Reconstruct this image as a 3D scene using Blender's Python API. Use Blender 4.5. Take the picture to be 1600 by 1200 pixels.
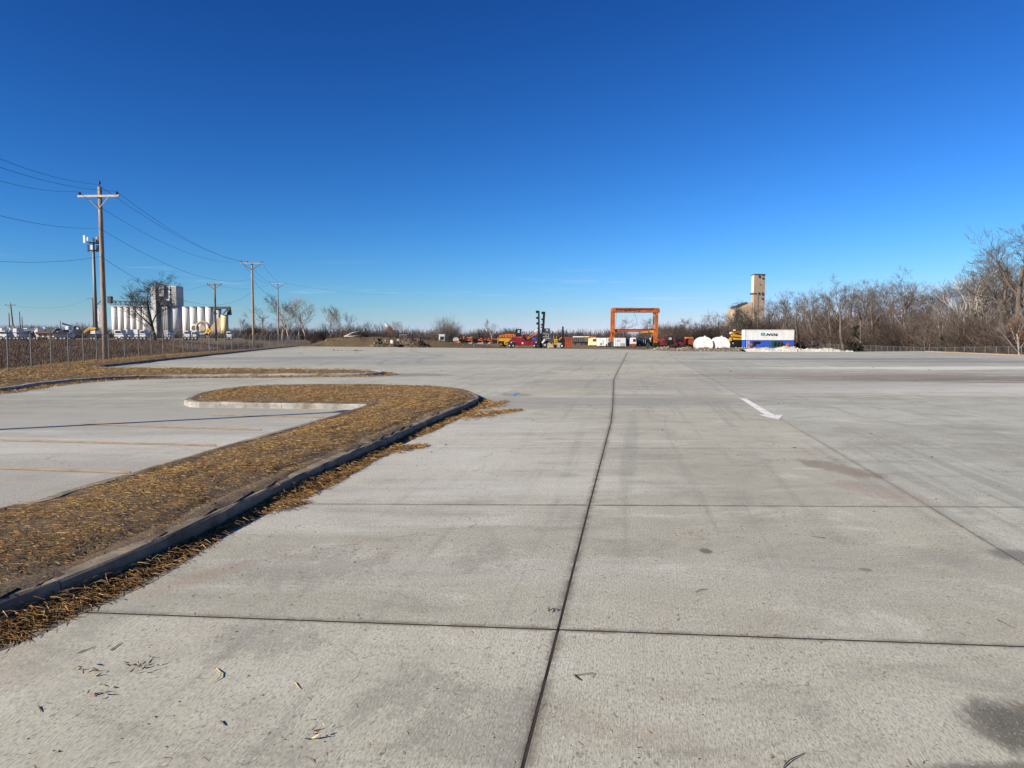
import bpy, bmesh, math, random
import numpy as np
from mathutils import Vector, Matrix, noise as mnoise
for o in list(bpy.data.objects): bpy.data.objects.remove(o)
SC = bpy.context.scene
COL = SC.collection
# ------------------------------------------------------------------ camera
F = 1164.0; CH = 1.6; HOR = 527.0
PITCH = math.atan((600 - HOR) / F)
cd = bpy.data.cameras.new('camera'); cam = bpy.data.objects.new('camera', cd); COL.objects.link(cam)
cd.sensor_width = 36; cd.lens = 36 * F / 1600; cd.clip_end = 20000; cd.clip_start = 0.05
cam.location = (0, 0, CH); cam.rotation_euler = (math.pi / 2 - PITCH, 0, 0)
SC.camera = cam
SC.render.resolution_x = 1024; SC.render.resolution_y = 768
# ------------------------------------------------------------------ sky, sun
SUN_AZ = Vector((-0.865, -0.50)).normalized(); SUN_EL = math.radians(25)
w = bpy.data.worlds.new('World'); SC.world = w; w.use_nodes = True
nt = w.node_tree; nt.nodes.clear()
def wn(t, **k):
    n = nt.nodes.new(t)
    for a, b in k.items(): setattr(n, a, b)
    return n
def wl(a, b): nt.links.new(a, b)
sky = wn('ShaderNodeTexSky', sky_type='NISHITA', sun_disc=False, sun_elevation=SUN_EL,
         sun_rotation=math.atan2(SUN_AZ.x, SUN_AZ.y) % (2 * math.pi), altitude=200, air_density=1.0, dust_density=0.0, ozone_density=6.0)
# tone response of the picture, channel by channel (deep polarised blue overhead, pale near the horizon)
sep = wn('ShaderNodeSeparateColor'); wl(sky.outputs[0], sep.inputs[0]); comb = wn('ShaderNodeCombineColor')
for ch, (pw, kk) in enumerate(((1.95, 0.110), (1.72, 0.200), (1.5, 0.300))):
    p_ = wn('ShaderNodeMath', operation='POWER'); wl(sep.outputs[ch], p_.inputs[0]); p_.inputs[1].default_value = pw
    q_ = wn('ShaderNodeMath', operation='MULTIPLY'); wl(p_.outputs[0], q_.inputs[0]); q_.inputs[1].default_value = kk
    r_ = wn('ShaderNodeMath', operation='MINIMUM'); wl(q_.outputs[0], r_.inputs[0]); r_.inputs[1].default_value = 6.2
    if ch == 1:                                    # green flattens towards the bright horizon
        a_ = wn('ShaderNodeMath', operation='MULTIPLY_ADD'); wl(r_.outputs[0], a_.inputs[0]); a_.inputs[1].default_value = -0.046; a_.inputs[2].default_value = 1.0
        b_ = wn('ShaderNodeMath', operation='MULTIPLY'); wl(a_.outputs[0], b_.inputs[0]); wl(r_.outputs[0], b_.inputs[1]); r_ = b_; gch = r_
    if ch == 2:                                    # horizon air stays blue-white rather than yellow
        t_ = wn('ShaderNodeMath', operation='MULTIPLY'); wl(gch.outputs[0], t_.inputs[0]); t_.inputs[1].default_value = 1.2
        u_ = wn('ShaderNodeMath', operation='MAXIMUM'); wl(t_.outputs[0], u_.inputs[0]); wl(r_.outputs[0], u_.inputs[1]); r_ = u_
    wl(r_.outputs[0], comb.inputs[ch])
# thin low clouds, laid out by direction
tc = wn('ShaderNodeTexCoord'); mp = wn('ShaderNodeMapping'); mp.inputs['Scale'].default_value = (3.2, 3.2, 62)
mp.inputs['Location'].default_value = (1.3, 4.2, 0.4)
wl(tc.outputs['Generated'], mp.inputs[0])
cn = wn('ShaderNodeTexNoise'); cn.inputs['Scale'].default_value = 1.6; cn.inputs['Detail'].default_value = 7; cn.inputs['Roughness'].default_value = 0.62
wl(mp.outputs[0], cn.inputs['Vector'])
cr = wn('ShaderNodeMapRange'); cr.inputs[1].default_value = 0.585; cr.inputs[2].default_value = 0.78; wl(cn.outputs[0], cr.inputs[0])
sx = wn('ShaderNodeSeparateXYZ'); wl(tc.outputs['Generated'], sx.inputs[0])
w1 = wn('ShaderNodeMapRange', interpolation_type='SMOOTHSTEP'); w1.inputs[1].default_value = 0.02; w1.inputs[2].default_value = 0.05; wl(sx.outputs[2], w1.inputs[0])
w2 = wn('ShaderNodeMapRange', interpolation_type='SMOOTHSTEP'); w2.inputs[1].default_value = 0.105; w2.inputs[2].default_value = 0.07; wl(sx.outputs[2], w2.inputs[0])
w2.inputs[3].default_value = 0; w2.inputs[4].default_value = 1
m1 = wn('ShaderNodeMath', operation='MULTIPLY'); wl(cr.outputs[0], m1.inputs[0]); wl(w1.outputs[0], m1.inputs[1])
m2 = wn('ShaderNodeMath', operation='MULTIPLY'); wl(m1.outputs[0], m2.inputs[0]); wl(w2.outputs[0], m2.inputs[1])
m3 = wn('ShaderNodeMath', operation='MULTIPLY'); wl(m2.outputs[0], m3.inputs[0]); m3.inputs[1].default_value = 0.45
mx = wn('ShaderNodeMix', data_type='RGBA'); wl(m3.outputs[0], mx.inputs[0]); wl(comb.outputs[0], mx.inputs[6]); mx.inputs[7].default_value = (4.0, 4.3, 5.2, 1)
bg = wn('ShaderNodeBackground'); bg.inputs[1].default_value = 0.10; wl(mx.outputs[2], bg.inputs[0])
wo = wn('ShaderNodeOutputWorld'); wl(bg.outputs[0], wo.inputs[0])
sd = bpy.data.lights.new('sun', 'SUN'); sun = bpy.data.objects.new('sun', sd); COL.objects.link(sun)
sd.energy = 5.0; sd.angle = math.radians(0.5); sd.color = (1.0, 0.915, 0.78)
dvec = -Vector((SUN_AZ.x * math.cos(SUN_EL), SUN_AZ.y * math.cos(SUN_EL), math.sin(SUN_EL)))
sun.rotation_euler = dvec.to_track_quat('-Z', 'Y').to_euler(); sun.location = (-30, -30, 40)
vs = SC.view_settings; vs.view_transform = 'Standard'; vs.look = 'None'; vs.gamma = 1; vs.exposure = 0.86
SC.render.engine = 'CYCLES'; SC.cycles.max_bounces = 5; SC.cycles.diffuse_bounces = 2; SC.cycles.glossy_bounces = 2
try: vs.use_curve_mapping = False
except Exception: pass
# ------------------------------------------------------------------ helpers
rnd = random.Random(7)
def P(px, py, z=0.0):
    """point of the plane z=const seen at a photograph pixel"""
    cx = (px - 800) / F; cy = -(py - 600) / F
    d = Vector((cx, math.cos(PITCH) + cy * math.sin(PITCH), -math.sin(PITCH) + cy * math.cos(PITCH)))
    t = (z - CH) / d.z
    return Vector((d.x * t, d.y * t, z))
def X(px, D): return (px - 800) / F * D
def Z(py, D): return CH + (HOR - py) / F * D
class MB:
    def __init__(s): s.v = []; s.f = []; s.m = []; s.cm = 0
    def add(s, vs, fs):
        b = len(s.v); s.v.extend([tuple(p) for p in vs]); s.f.extend([tuple(i + b for i in q) for q in fs]); s.m.extend([s.cm] * len(fs)); return s
    def box(s, x0, x1, y0, y1, z0, z1, rot=None, bev=0.0):
        if bev > 0 and min(x1 - x0, y1 - y0, z1 - z0) > 2.2 * bev:
            b = bev; vs = []
            for (zz, ins) in ((z0, b), (z0 + b, 0), (z1 - b, 0), (z1, b)):
                vs += [(x0 + ins, y0 + ins, zz), (x1 - ins, y0 + ins, zz), (x1 - ins, y1 - ins, zz), (x0 + ins, y1 - ins, zz)]
            fs = [(3, 2, 1, 0), (12, 13, 14, 15)]
            for k in range(3):
                for i in range(4): j = (i + 1) % 4; fs.append((k * 4 + i, k * 4 + j, k * 4 + 4 + j, k * 4 + 4 + i))
        else:
            vs = [(x0, y0, z0), (x1, y0, z0), (x1, y1, z0), (x0, y1, z0), (x0, y0, z1), (x1, y0, z1), (x1, y1, z1), (x0, y1, z1)]
            fs = [(3, 2, 1, 0), (4, 5, 6, 7), (0, 1, 5, 4), (1, 2, 6, 5), (2, 3, 7, 6), (3, 0, 4, 7)]
        if rot is not None:
            c = Vector(((x0 + x1) / 2, (y0 + y1) / 2, (z0 + z1) / 2)); vs = [rot @ (Vector(p) - c) + c for p in vs]
        return s.add(vs, fs)
    def prism(s, pts, y0, y1):
        """x-z outline extruded along y"""
        a = sum(pts[i][0] * pts[(i + 1) % len(pts)][1] - pts[(i + 1) % len(pts)][0] * pts[i][1] for i in range(len(pts)))
        if a < 0: pts = pts[::-1]
        n = len(pts); vs = [(p[0], y0, p[1]) for p in pts] + [(p[0], y1, p[1]) for p in pts]
        fs = [tuple(range(n)), tuple(range(2 * n - 1, n - 1, -1))] + [(i + n, (i + 1) % n + n, (i + 1) % n, i) for i in range(n)]
        return s.add(vs, [q[::1] for q in fs])
    def tube(s, path, r, n=6, cap=True):
        path = [Vector(p) for p in path]; k = len(path)
        if not hasattr(r, '__len__'): r = [r] * k
        vs = []; u = None
        for i, p in enumerate(path):
            t = (path[min(i + 1, k - 1)] - path[max(i - 1, 0)])
            if t.length < 1e-9: t = Vector((0, 0, 1))
            t.normalize()
            if u is None:
                u = t.orthogonal().normalized()
            else:
                u = (u - t * u.dot(t))
                u = u.normalized() if u.length > 1e-6 else t.orthogonal().normalized()
            v = t.cross(u)
            for j in range(n):
                a = 2 * math.pi * j / n; vs.append(p + (u * math.cos(a) + v * math.sin(a)) * r[i])
        fs = []
        for i in range(k - 1):
            for j in range(n):
                q = (j + 1) % n; fs.append((i * n + j, i * n + q, i * n + n + q, i * n + n + j))
        if cap: fs += [tuple(range(n - 1, -1, -1)), tuple(range((k - 1) * n, k * n))]
        return s.add(vs, fs)
    def cyl(s, p0, p1, r0, r1=None, n=12): return s.tube([p0, p1], [r0, r0 if r1 is None else r1], n)
    def bar(s, p0, p1, wd, dp=None): 
        p0 = Vector(p0); p1 = Vector(p1); t = (p1 - p0).normalized(); dp = dp or wd
        sd_ = Vector((0, 1, 0)) if abs(t.y) < 0.9 else Vector((1, 0, 0))
        a = t.cross(sd_).normalized(); b = t.cross(a)
        a *= wd / 2; b *= dp / 2
        vs = [p0 + a + b, p0 - a + b, p0 - a - b, p0 + a - b, p1 + a + b, p1 - a + b, p1 - a - b, p1 + a - b]
        return s.add(vs, [(0, 1, 2, 3), (7, 6, 5, 4), (0, 4, 5, 1), (1, 5, 6, 2), (2, 6, 7, 3), (3, 7, 4, 0)])
    def mesh(s, name):
        me = bpy.data.meshes.new(name); me.from_pydata(s.v, [], s.f); me.update()
        return me
    def build(s, name, mat, parent=None, smooth=False, loc=None):
        me = s.mesh(name)
        for mm in (mat if isinstance(mat, (list, tuple)) else [mat]): me.materials.append(mm)
        if isinstance(mat, (list, tuple)): me.polygons.foreach_set('material_index', s.m)
        bm = bmesh.new(); bm.from_mesh(me); bmesh.ops.recalc_face_normals(bm, faces=bm.faces); bm.to_mesh(me); bm.free()
        if smooth: me.polygons.foreach_set('use_smooth', [True] * len(me.polygons)); 
        return link(name, me, parent, loc)
def link(name, me, parent=None, loc=None):
    o = bpy.data.objects.new(name, me); COL.objects.link(o)
    if parent is not None: o.parent = parent
    if loc is not None: o.location = loc
    return o
def tag(o, label=None, cat=None, group=None, kind=None):
    if label: o['label'] = label
    if cat: o['category'] = cat
    if group: o['group'] = group
    if kind: o['kind'] = kind
    return o
def thing(name, label, cat, loc=(0, 0, 0), rz=0, group=None):
    o = bpy.data.objects.new(name, None); COL.objects.link(o); o.empty_display_size = 0.3
    o.location = loc; o.rotation_euler = (0, 0, rz); return tag(o, label, cat, group)
def npmesh(name, V, Fq, mat, parent=None, col=None, smooth=False):
    me = bpy.data.meshes.new(name); V = np.asarray(V, dtype=np.float32); Fq = np.asarray(Fq, dtype=np.int32)
    n, k = Fq.shape
    me.vertices.add(len(V)); me.vertices.foreach_set('co', V.ravel())
    me.loops.add(n * k); me.loops.foreach_set('vertex_index', Fq.ravel())
    me.polygons.add(n); me.polygons.foreach_set('loop_start', np.arange(0, n * k, k, dtype=np.int32))
    if smooth: me.polygons.foreach_set('use_smooth', np.ones(n, dtype=bool))
    me.update(calc_edges=True)
    if col is not None:
        a = me.color_attributes.new('Col', 'FLOAT_COLOR', 'POINT')
        a.data.foreach_set('color', np.hstack([col, np.ones((len(col), 1))]).astype(np.float32).ravel())
    me.materials.append(mat)
    return link(name, me, parent)
def copy_tree(o, parent=None):
    c = o.copy(); COL.objects.link(c); c.parent = parent
    for ch in list(o.children): copy_tree(ch, c)
    return c
def smooth(a, b, x): t = np.clip((x - a) / (b - a), 0, 1); return t * t * (3 - 2 * t)
# value noise on numpy arrays
_rs = np.random.RandomState(3); _T = _rs.rand(256, 256)
def vnoise(x, y):
    xi = np.floor(x).astype(int); yi = np.floor(y).astype(int); fx = x - xi; fy = y - yi
    fx = fx * fx * (3 - 2 * fx); fy = fy * fy * (3 - 2 * fy)
    g = lambda a, b: _T[a & 255, b & 255]
    return (g(xi, yi) * (1 - fx) + g(xi + 1, yi) * fx) * (1 - fy) + (g(xi, yi + 1) * (1 - fx) + g(xi + 1, yi + 1) * fx) * fy
def fbm(x, y, o=4):
    s = 0; a = 0.5
    for i in range(o): s = s + a * vnoise(x + 17.3 * i, y + 9.1 * i); x = x * 2.03; y = y * 2.03; a *= 0.5
    return s
def inpoly(x, y, poly):
    c = np.zeros(x.shape, bool); n = len(poly)
    for i in range(n):
        x0, y0 = poly[i][:2]; x1, y1 = poly[(i + 1) % n][:2]
        if y0 == y1: continue
        c ^= ((y0 > y) != (y1 > y)) & (x < (x1 - x0) * (y - y0) / (y1 - y0) + x0)
    return c
def distpoly(x, y, pts, closed=True):
    d = np.full(x.shape, 1e9); n = len(pts)
    for i in range(n if closed else n - 1):
        ax, ay = pts[i][:2]; bx, by = pts[(i + 1) % n][:2]; ex, ey = bx - ax, by - ay; L = ex * ex + ey * ey + 1e-12
        t = np.clip(((x - ax) * ex + (y - ay) * ey) / L, 0, 1); d = np.minimum(d, np.hypot(x - ax - t * ex, y - ay - t * ey))
    return d
# ------------------------------------------------------------------ materials
def newmat(name):
    m = bpy.data.materials.new(name); m.use_nodes = True; t = m.node_tree; t.nodes.clear()
    o = t.nodes.new('ShaderNodeOutputMaterial'); b = t.nodes.new('ShaderNodeBsdfPrincipled'); t.links.new(b.outputs[0], o.inputs[0])
    return m, t, b
class NG:
    def __init__(s, t): s.t = t
    def n(s, ty, **k):
        q = s.t.nodes.new(ty)
        for a, b in k.items(): setattr(q, a, b)
        return q
    def inp(s, sock, v):
        if isinstance(v, bpy.types.NodeSocket): s.t.links.new(v, sock)
        elif v is not None:
            if sock.type == 'RGBA' and len(v) == 3: v = (*v, 1)
            sock.default_value = v
    def math(s, op, a, b=None, clamp=False):
        q = s.n('ShaderNodeMath', operation=op, use_clamp=clamp); s.inp(q.inputs[0], a)
        if b is not None: s.inp(q.inputs[1], b)
        return q.outputs[0]
    def mix(s, f, a, b, bt='MIX'):
        q = s.n('ShaderNodeMix', data_type='RGBA', blend_type=bt); s.inp(q.inputs[0], f); s.inp(q.inputs[6], a); s.inp(q.inputs[7], b); return q.outputs[2]
    def noise(s, vec, scale, detail=4, rough=0.55, dist=0.0):
        q = s.n('ShaderNodeTexNoise'); s.inp(q.inputs['Vector'], vec); s.inp(q.inputs['Scale'], scale); s.inp(q.inputs['Detail'], detail); s.inp(q.inputs['Roughness'], rough); s.inp(q.inputs['Distortion'], dist); return q.outputs[0]
    def vor(s, vec, scale, feature='F1'):
        q = s.n('ShaderNodeTexVoronoi', feature=feature); s.inp(q.inputs['Vector'], vec); s.inp(q.inputs['Scale'], scale); return q
    def ramp(s, v, a, b, lo=0.0, hi=1.0, sm=True):
        q = s.n('ShaderNodeMapRange', interpolation_type='SMOOTHSTEP' if sm else 'LINEAR'); s.inp(q.inputs[0], v); s.inp(q.inputs[1], a); s.inp(q.inputs[2], b); s.inp(q.inputs[3], lo); s.inp(q.inputs[4], hi); return q.outputs[0]
    def mapping(s, vec, scale=(1, 1, 1), rot=(0, 0, 0), loc=(0, 0, 0)):
        q = s.n('ShaderNodeMapping'); s.inp(q.inputs[0], vec); q.inputs['Scale'].default_value = scale; q.inputs['Rotation'].default_value = rot; q.inputs['Location'].default_value = loc; return q.outputs[0]
    def bump(s, h, strength, dist, nrm=None):
        q = s.n('ShaderNodeBump'); s.inp(q.inputs['Strength'], strength); s.inp(q.inputs['Distance'], dist); s.inp(q.inputs['Height'], h)
        if nrm is not None: s.inp(q.inputs['Normal'], nrm)
        return q.outputs[0]
def mat(name, c, rough=0.7, var=0.18, scale=2.0, c2=None, metal=0.0, bump=0.0, bscale=30, dirt=None, stretch=(1, 1, 1), spec=0.4, rnd_obj=0.0):
    """painted or weathered surface: base colour broken by noise, optional dirt colour in patches"""
    m, t, b = newmat(name); g = NG(t)
    tcn = g.n('ShaderNodeTexCoord'); vec = g.mapping(tcn.outputs['Object'], stretch)
    nz = g.noise(vec, scale, 5, 0.6)
    c2 = c2 or tuple(x * (1 - 2 * var) for x in c); chi = tuple(min(1, x * (1 + var)) for x in c)
    col = g.mix(g.ramp(nz, 0.3, 0.7), c2, chi)
    if dirt:
        dcol, amt, ds = dirt; col = g.mix(g.math('MULTIPLY', g.ramp(g.noise(vec, ds, 6, 0.7), 0.48, 0.68), amt), col, dcol)
    if rnd_obj:
        oi = g.n('ShaderNodeObjectInfo'); h = g.n('ShaderNodeHueSaturation'); g.inp(h.inputs['Value'], g.ramp(oi.outputs['Random'], 0, 1, 1 - rnd_obj, 1 + rnd_obj, False)); g.inp(h.inputs['Color'], col); col = h.outputs[0]
    g.inp(b.inputs['Base Color'], col); b.inputs['Metallic'].default_value = metal
    g.inp(b.inputs['Roughness'], g.ramp(nz, 0.2, 0.8, max(0.05, rough - 0.1), min(1, rough + 0.1)))
    b.inputs['Specular IOR Level'].default_value = spec
    if bump: g.inp(b.inputs['Normal'], g.bump(g.noise(vec, bscale, 4, 0.6), 0.6, bump))
    return m
def colmat(name, rough=0.8, mul=1.0):
    m, t, b = newmat(name); g = NG(t); a = g.n('ShaderNodeAttribute', attribute_name='Col')
    g.inp(b.inputs['Base Color'], a.outputs['Color']); b.inputs['Roughness'].default_value = rough; b.inputs['Specular IOR Level'].default_value = 0.25
    return m
YAW = math.atan(190 / F)
def concrete_mat():
    m, t, b = newmat('concrete_paving'); g = NG(t)
    geo = g.n('ShaderNodeNewGeometry'); pos = geo.outputs['Position']
    lane = g.mapping(pos, (1, 1, 1), (0, 0, YAW))          # x across the lanes, y along
    sx_ = g.n('ShaderNodeSeparateXYZ'); g.inp(sx_.inputs[0], pos); px_, py_ = sx_.outputs[0], sx_.outputs[1]
    oi = g.n('ShaderNodeObjectInfo')
    n1 = g.noise(pos, 0.33, 7, 0.6, 0.4); n2 = g.noise(pos, 2.1, 6, 0.65); n3 = g.noise(g.mapping(lane, (1.25, 0.32, 1)), 95, 4, 0.7)
    n4 = g.noise(g.mapping(lane, (0.9, 0.35, 1)), 1.3, 7, 0.68, 0.8)
    col = g.mix(g.ramp(n1, 0.3, 0.7), (0.368, 0.352, 0.276), (0.462, 0.447, 0.360))
    col = g.mix(g.ramp(n2, 0.35, 0.75, 0, 0.5), col, (0.49, 0.475, 0.385))
    # slab to slab tone
    hv = g.n('ShaderNodeHueSaturation'); g.inp(hv.inputs['Value'], g.ramp(oi.outputs['Random'], 0, 1, 0.89, 1.09, False)); g.inp(hv.inputs['Color'], col); col = hv.outputs[0]
    col = g.mix(1.0, col, oi.outputs['Color'], 'MULTIPLY')
    # scuffs, grey-blue tyre rubs, rusty tints
    col = g.mix(g.math('MULTIPLY', g.ramp(n4, 0.52, 0.70), 0.45), col, (0.228, 0.217, 0.182))
    n5 = g.noise(g.mapping(pos, (1, 1, 1), (0, 0, 0), (31, 7, 0)), 0.9, 6, 0.7, 0.3)
    col = g.mix(g.math('MULTIPLY', g.ramp(n5, 0.53, 0.70), 0.42), col, (0.33, 0.255, 0.195))
    n8 = g.noise(g.mapping(pos, (0.7, 1.2, 1), (0, 0, 0.3), (11, 2, 0)), 1.2, 8, 0.74, 0.6)
    col = g.mix(g.math('MULTIPLY', g.ramp(n8, 0.50, 0.64), 0.55), col, (0.245, 0.235, 0.195))
    col = g.mix(g.math('MULTIPLY', g.ramp(n8, 0.47, 0.34), 0.60), col, (0.57, 0.555, 0.48))
    n7 = g.noise(g.mapping(lane, (3.2, 0.10, 1), (0, 0, 0), (0.3, 0.6, 0)), 1.0, 5, 0.65, 0.35)
    col = g.mix(g.math('MULTIPLY', g.ramp(n7, 0.53, 0.66), 0.45), col, (0.225, 0.22, 0.20))
    # white laitance and salt patches
    n6 = g.noise(g.mapping(lane, (0.25, 1.0, 1), (0, 0, 0), (3, 51, 0)), 0.5, 7, 0.7, 0.5)
    col = g.mix(g.math('MULTIPLY', g.ramp(n6, 0.55, 0.72), 0.35), col, (0.52, 0.51, 0.48))
    nS = [g.noise(g.mapping(pos, (0.3, 2.0, 1), (0, 0, -0.04)), 0.5, 7, 0.72), g.noise(g.mapping(lane, (3.0, 1.3, 1), (0, 0, 0.5)), 2.2, 8, 0.78, 0.5), g.noise(pos, 30.0, 4, 0.7)]
    def ell(px, py, rx, ry, colr, amt, rough=0.55, ang=0.0, ns=1.5):
        nonlocal col
        c = P(px, py)
        dx = g.math('SUBTRACT', px_, c.x); dy = g.math('SUBTRACT', py_, c.y)
        ca, sa = math.cos(ang), math.sin(ang)
        u = g.math('DIVIDE', g.math('ADD', g.math('MULTIPLY', dx, ca), g.math('MULTIPLY', dy, sa)), rx)
        v = g.math('DIVIDE', g.math('SUBTRACT', g.math('MULTIPLY', dy, ca), g.math('MULTIPLY', dx, sa)), ry)
        r2 = g.math('ADD', g.math('MULTIPLY', u, u), g.math('MULTIPLY', v, v))
        nz = nS[0] if rx > 1.5 else (nS[1] if rx > 0.1 else nS[2])
        f = g.ramp(g.math('ADD', g.math('SUBTRACT', 1.0, r2), g.math('MULTIPLY', g.math('SUBTRACT', nz, 0.5), 4 * rough)), -0.15, 0.75)
        col = g.mix(g.math('MULTIPLY', f, amt), col, colr)
    ell(160, 690, 8.5, 7.5, (0.58, 0.565, 0.51), 0.6, 1.1); ell(120, 640, 9, 6, (0.23, 0.22, 0.195), 0.5, 1.2); ell(60, 750, 4, 2.5, (0.24, 0.215, 0.18), 0.5, 1.0)               # pale parking bays
    ell(1480, 606, 8.5, 3.2, (0.60, 0.58, 0.53), 0.75, 0.9)
    ell(1500, 591, 8.5, 3.0, (0.14, 0.105, 0.075), 0.92, 1.7, -0.03, 2.2)   # brown tracked mud
    ell(1340, 586, 9, 3.2, (0.26, 0.215, 0.17), 0.7, 1.7, -0.05, 2.2)
    ell(1560, 575, 13, 2.4, (0.70, 0.68, 0.62), 0.85, 1.3, 0.0, 2)         # white dried slurry
    ell(1330, 561, 14, 3.0, (0.17, 0.17, 0.175), 0.8, 0.9, 0.0, 2)
    ell(1590, 565, 16, 3.0, (0.20, 0.20, 0.205), 0.75, 0.9, 0.0, 2)
    ell(1310, 732, 0.28, 0.8, (0.19, 0.14, 0.09), 0.7, 0.9, 0.35)
    ell(1380, 770, 0.3, 0.9, (0.33, 0.25, 0.20), 0.5, 0.9, 0.35)
    ell(1103, 861, 0.055, 0.085, (0.06, 0.05, 0.035), 0.85, 0.35)
    ell(1352, 890, 0.05, 0.05, (0.11, 0.09, 0.07), 0.7, 0.5)
    ell(1610, 1140, 0.26, 0.30, (0.055, 0.047, 0.035), 0.88, 0.5)
    ell(1600, 1215, 0.55, 0.12, (0.07, 0.06, 0.05), 0.8, 0.5)
    ell(1590, 868, 0.22, 0.2, (0.10, 0.10, 0.10), 0.7, 0.6)
    ell(760, 872, 0.24, 0.36, (0.245, 0.234, 0.198), 0.5, 2.2, -0.4, 3)
    ell(480, 885, 0.55, 0.5, (0.245, 0.234, 0.198), 0.5, 2.2, 0.3, 2.5)
    ell(420, 1000, 0.35, 0.28, (0.245, 0.234, 0.198), 0.5, 2.2, 0.3, 2.5)
    ell(640, 1090, 0.25, 0.3, (0.245, 0.234, 0.198), 0.5, 2.2, 0.3, 2.5)
    ell(300, 905, 0.55, 0.14, (0.34, 0.25, 0.19), 0.5, 0.8, 0.9, 2.5)
    ell(985, 690, 0.13, 5.5, (0.22, 0.215, 0.20), 0.35, 0.6, -0.17, 2)
    ell(880, 628, 6.0, 1.6, (0.24, 0.24, 0.235), 0.6, 1.0, 0.0, 2); ell(700, 566, 20, 5, (0.24, 0.24, 0.235), 0.55, 1.2); ell(1150, 600, 9, 4, (0.27, 0.255, 0.23), 0.5, 1.2)
    ell(430, 560, 14, 6.0, (0.24, 0.24, 0.235), 0.7, 1.1, 0.0, 2)
    ell(620, 586, 2.6, 1.6, (0.10, 0.105, 0.11), 0.6, 0.7, 0.0, 2)
    ell(806, 617, 0.55, 0.7, (0.16, 0.16, 0.16), 0.6, 0.7, 0.0, 2)
    # peppering: small dark chips and pale grit
    v1 = g.vor(g.mapping(pos, (1, 0.55, 1), (0, 0, 0.4)), 15.0); mask = g.ramp(n2, 0.38, 0.60)
    col = g.mix(g.math('MULTIPLY', g.math('MULTIPLY', g.ramp(v1.outputs['Distance'], 0.20, 0.07), g.ramp(n5, 0.4, 0.6, 0.3, 0.9)), mask), col, (0.10, 0.085, 0.065))
    v2 = g.vor(pos, 42.0); col = g.mix(g.math('MULTIPLY', g.ramp(v2.outputs['Distance'], 0.30, 0.12), g.math('MULTIPLY', mask, 0.75)), col, (0.12, 0.11, 0.09))
    col = g.mix(g.ramp(n3, 0.48, 0.64, 0, 0.66), col, (0.185, 0.176, 0.138), 'MIX')
    col = g.mix(g.ramp(n3, 0.45, 0.32, 0, 0.55), col, (0.61, 0.595, 0.515))
    v3 = g.vor(g.mapping(pos, (1, 1, 1), (0, 0, 0), (5, 3, 0)), 7.0); col = g.mix(g.ramp(v3.outputs['Distance'], 0.045, 0.02, 0, 0.8), col, (0.6, 0.58, 0.52))
    # hairline cracks
    wob = g.n('ShaderNodeVectorMath', operation='ADD'); g.inp(wob.inputs[0], pos); nzv = g.n('ShaderNodeTexNoise'); g.inp(nzv.inputs['Vector'], pos); nzv.inputs['Scale'].default_value = 2.3; nzv.inputs['Detail'].default_value = 6
    sc_ = g.n('ShaderNodeVectorMath', operation='SCALE'); g.inp(sc_.inputs[0], nzv.outputs['Color']); sc_.inputs['Scale'].default_value = 0.7; g.inp(wob.inputs[1], sc_.outputs[0])
    cv = g.vor(wob.outputs[0], 0.27, 'DISTANCE_TO_EDGE'); col = g.mix(g.math('MULTIPLY', g.ramp(cv.outputs['Distance'], 0.0016, 0.0004), g.ramp(n1, 0.45, 0.56, 0, 0.75)), col, (0.10, 0.09, 0.07))
    # broom finish along the lane
    br = g.noise(g.mapping(lane, (95, 5.0, 1)), 1.0, 4, 0.65, 0.8); br2 = g.noise(g.mapping(lane, (32, 0.9, 1), (0, 0, 0.02)), 1.0, 3, 0.6)
    col = g.mix(g.ramp(br, 0.35, 0.7, 0.2, 0), col, (0.19, 0.18, 0.155))
    # dirt collected along joints (attribute painted on slab edges)
    at = g.n('ShaderNodeAttribute', attribute_name='edge'); ed = at.outputs['Fac']
    ef = g.math('MULTIPLY', g.math('POWER', ed, 1.7), g.ramp(g.noise(pos, 5, 5, 0.75), 0.3, 0.62, 0.15, 1.0))
    col = g.mix(g.math('MULTIPLY', ef, 0.8), col, (0.10, 0.078, 0.055))
    g.inp(b.inputs['Base Color'], col); g.inp(b.inputs['Roughness'], g.ramp(n2, 0.3, 0.7, 0.78, 0.92)); b.inputs['Specular IOR Level'].default_value = 0.3
    h = g.math('ADD', g.math('MULTIPLY', br, 0.5), g.math('ADD', g.math('MULTIPLY', n3, 0.9), g.math('MULTIPLY', br2, 0.5)))
    g.inp(b.inputs['Normal'], g.bump(h, 0.6, 0.0034))
    return m
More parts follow.
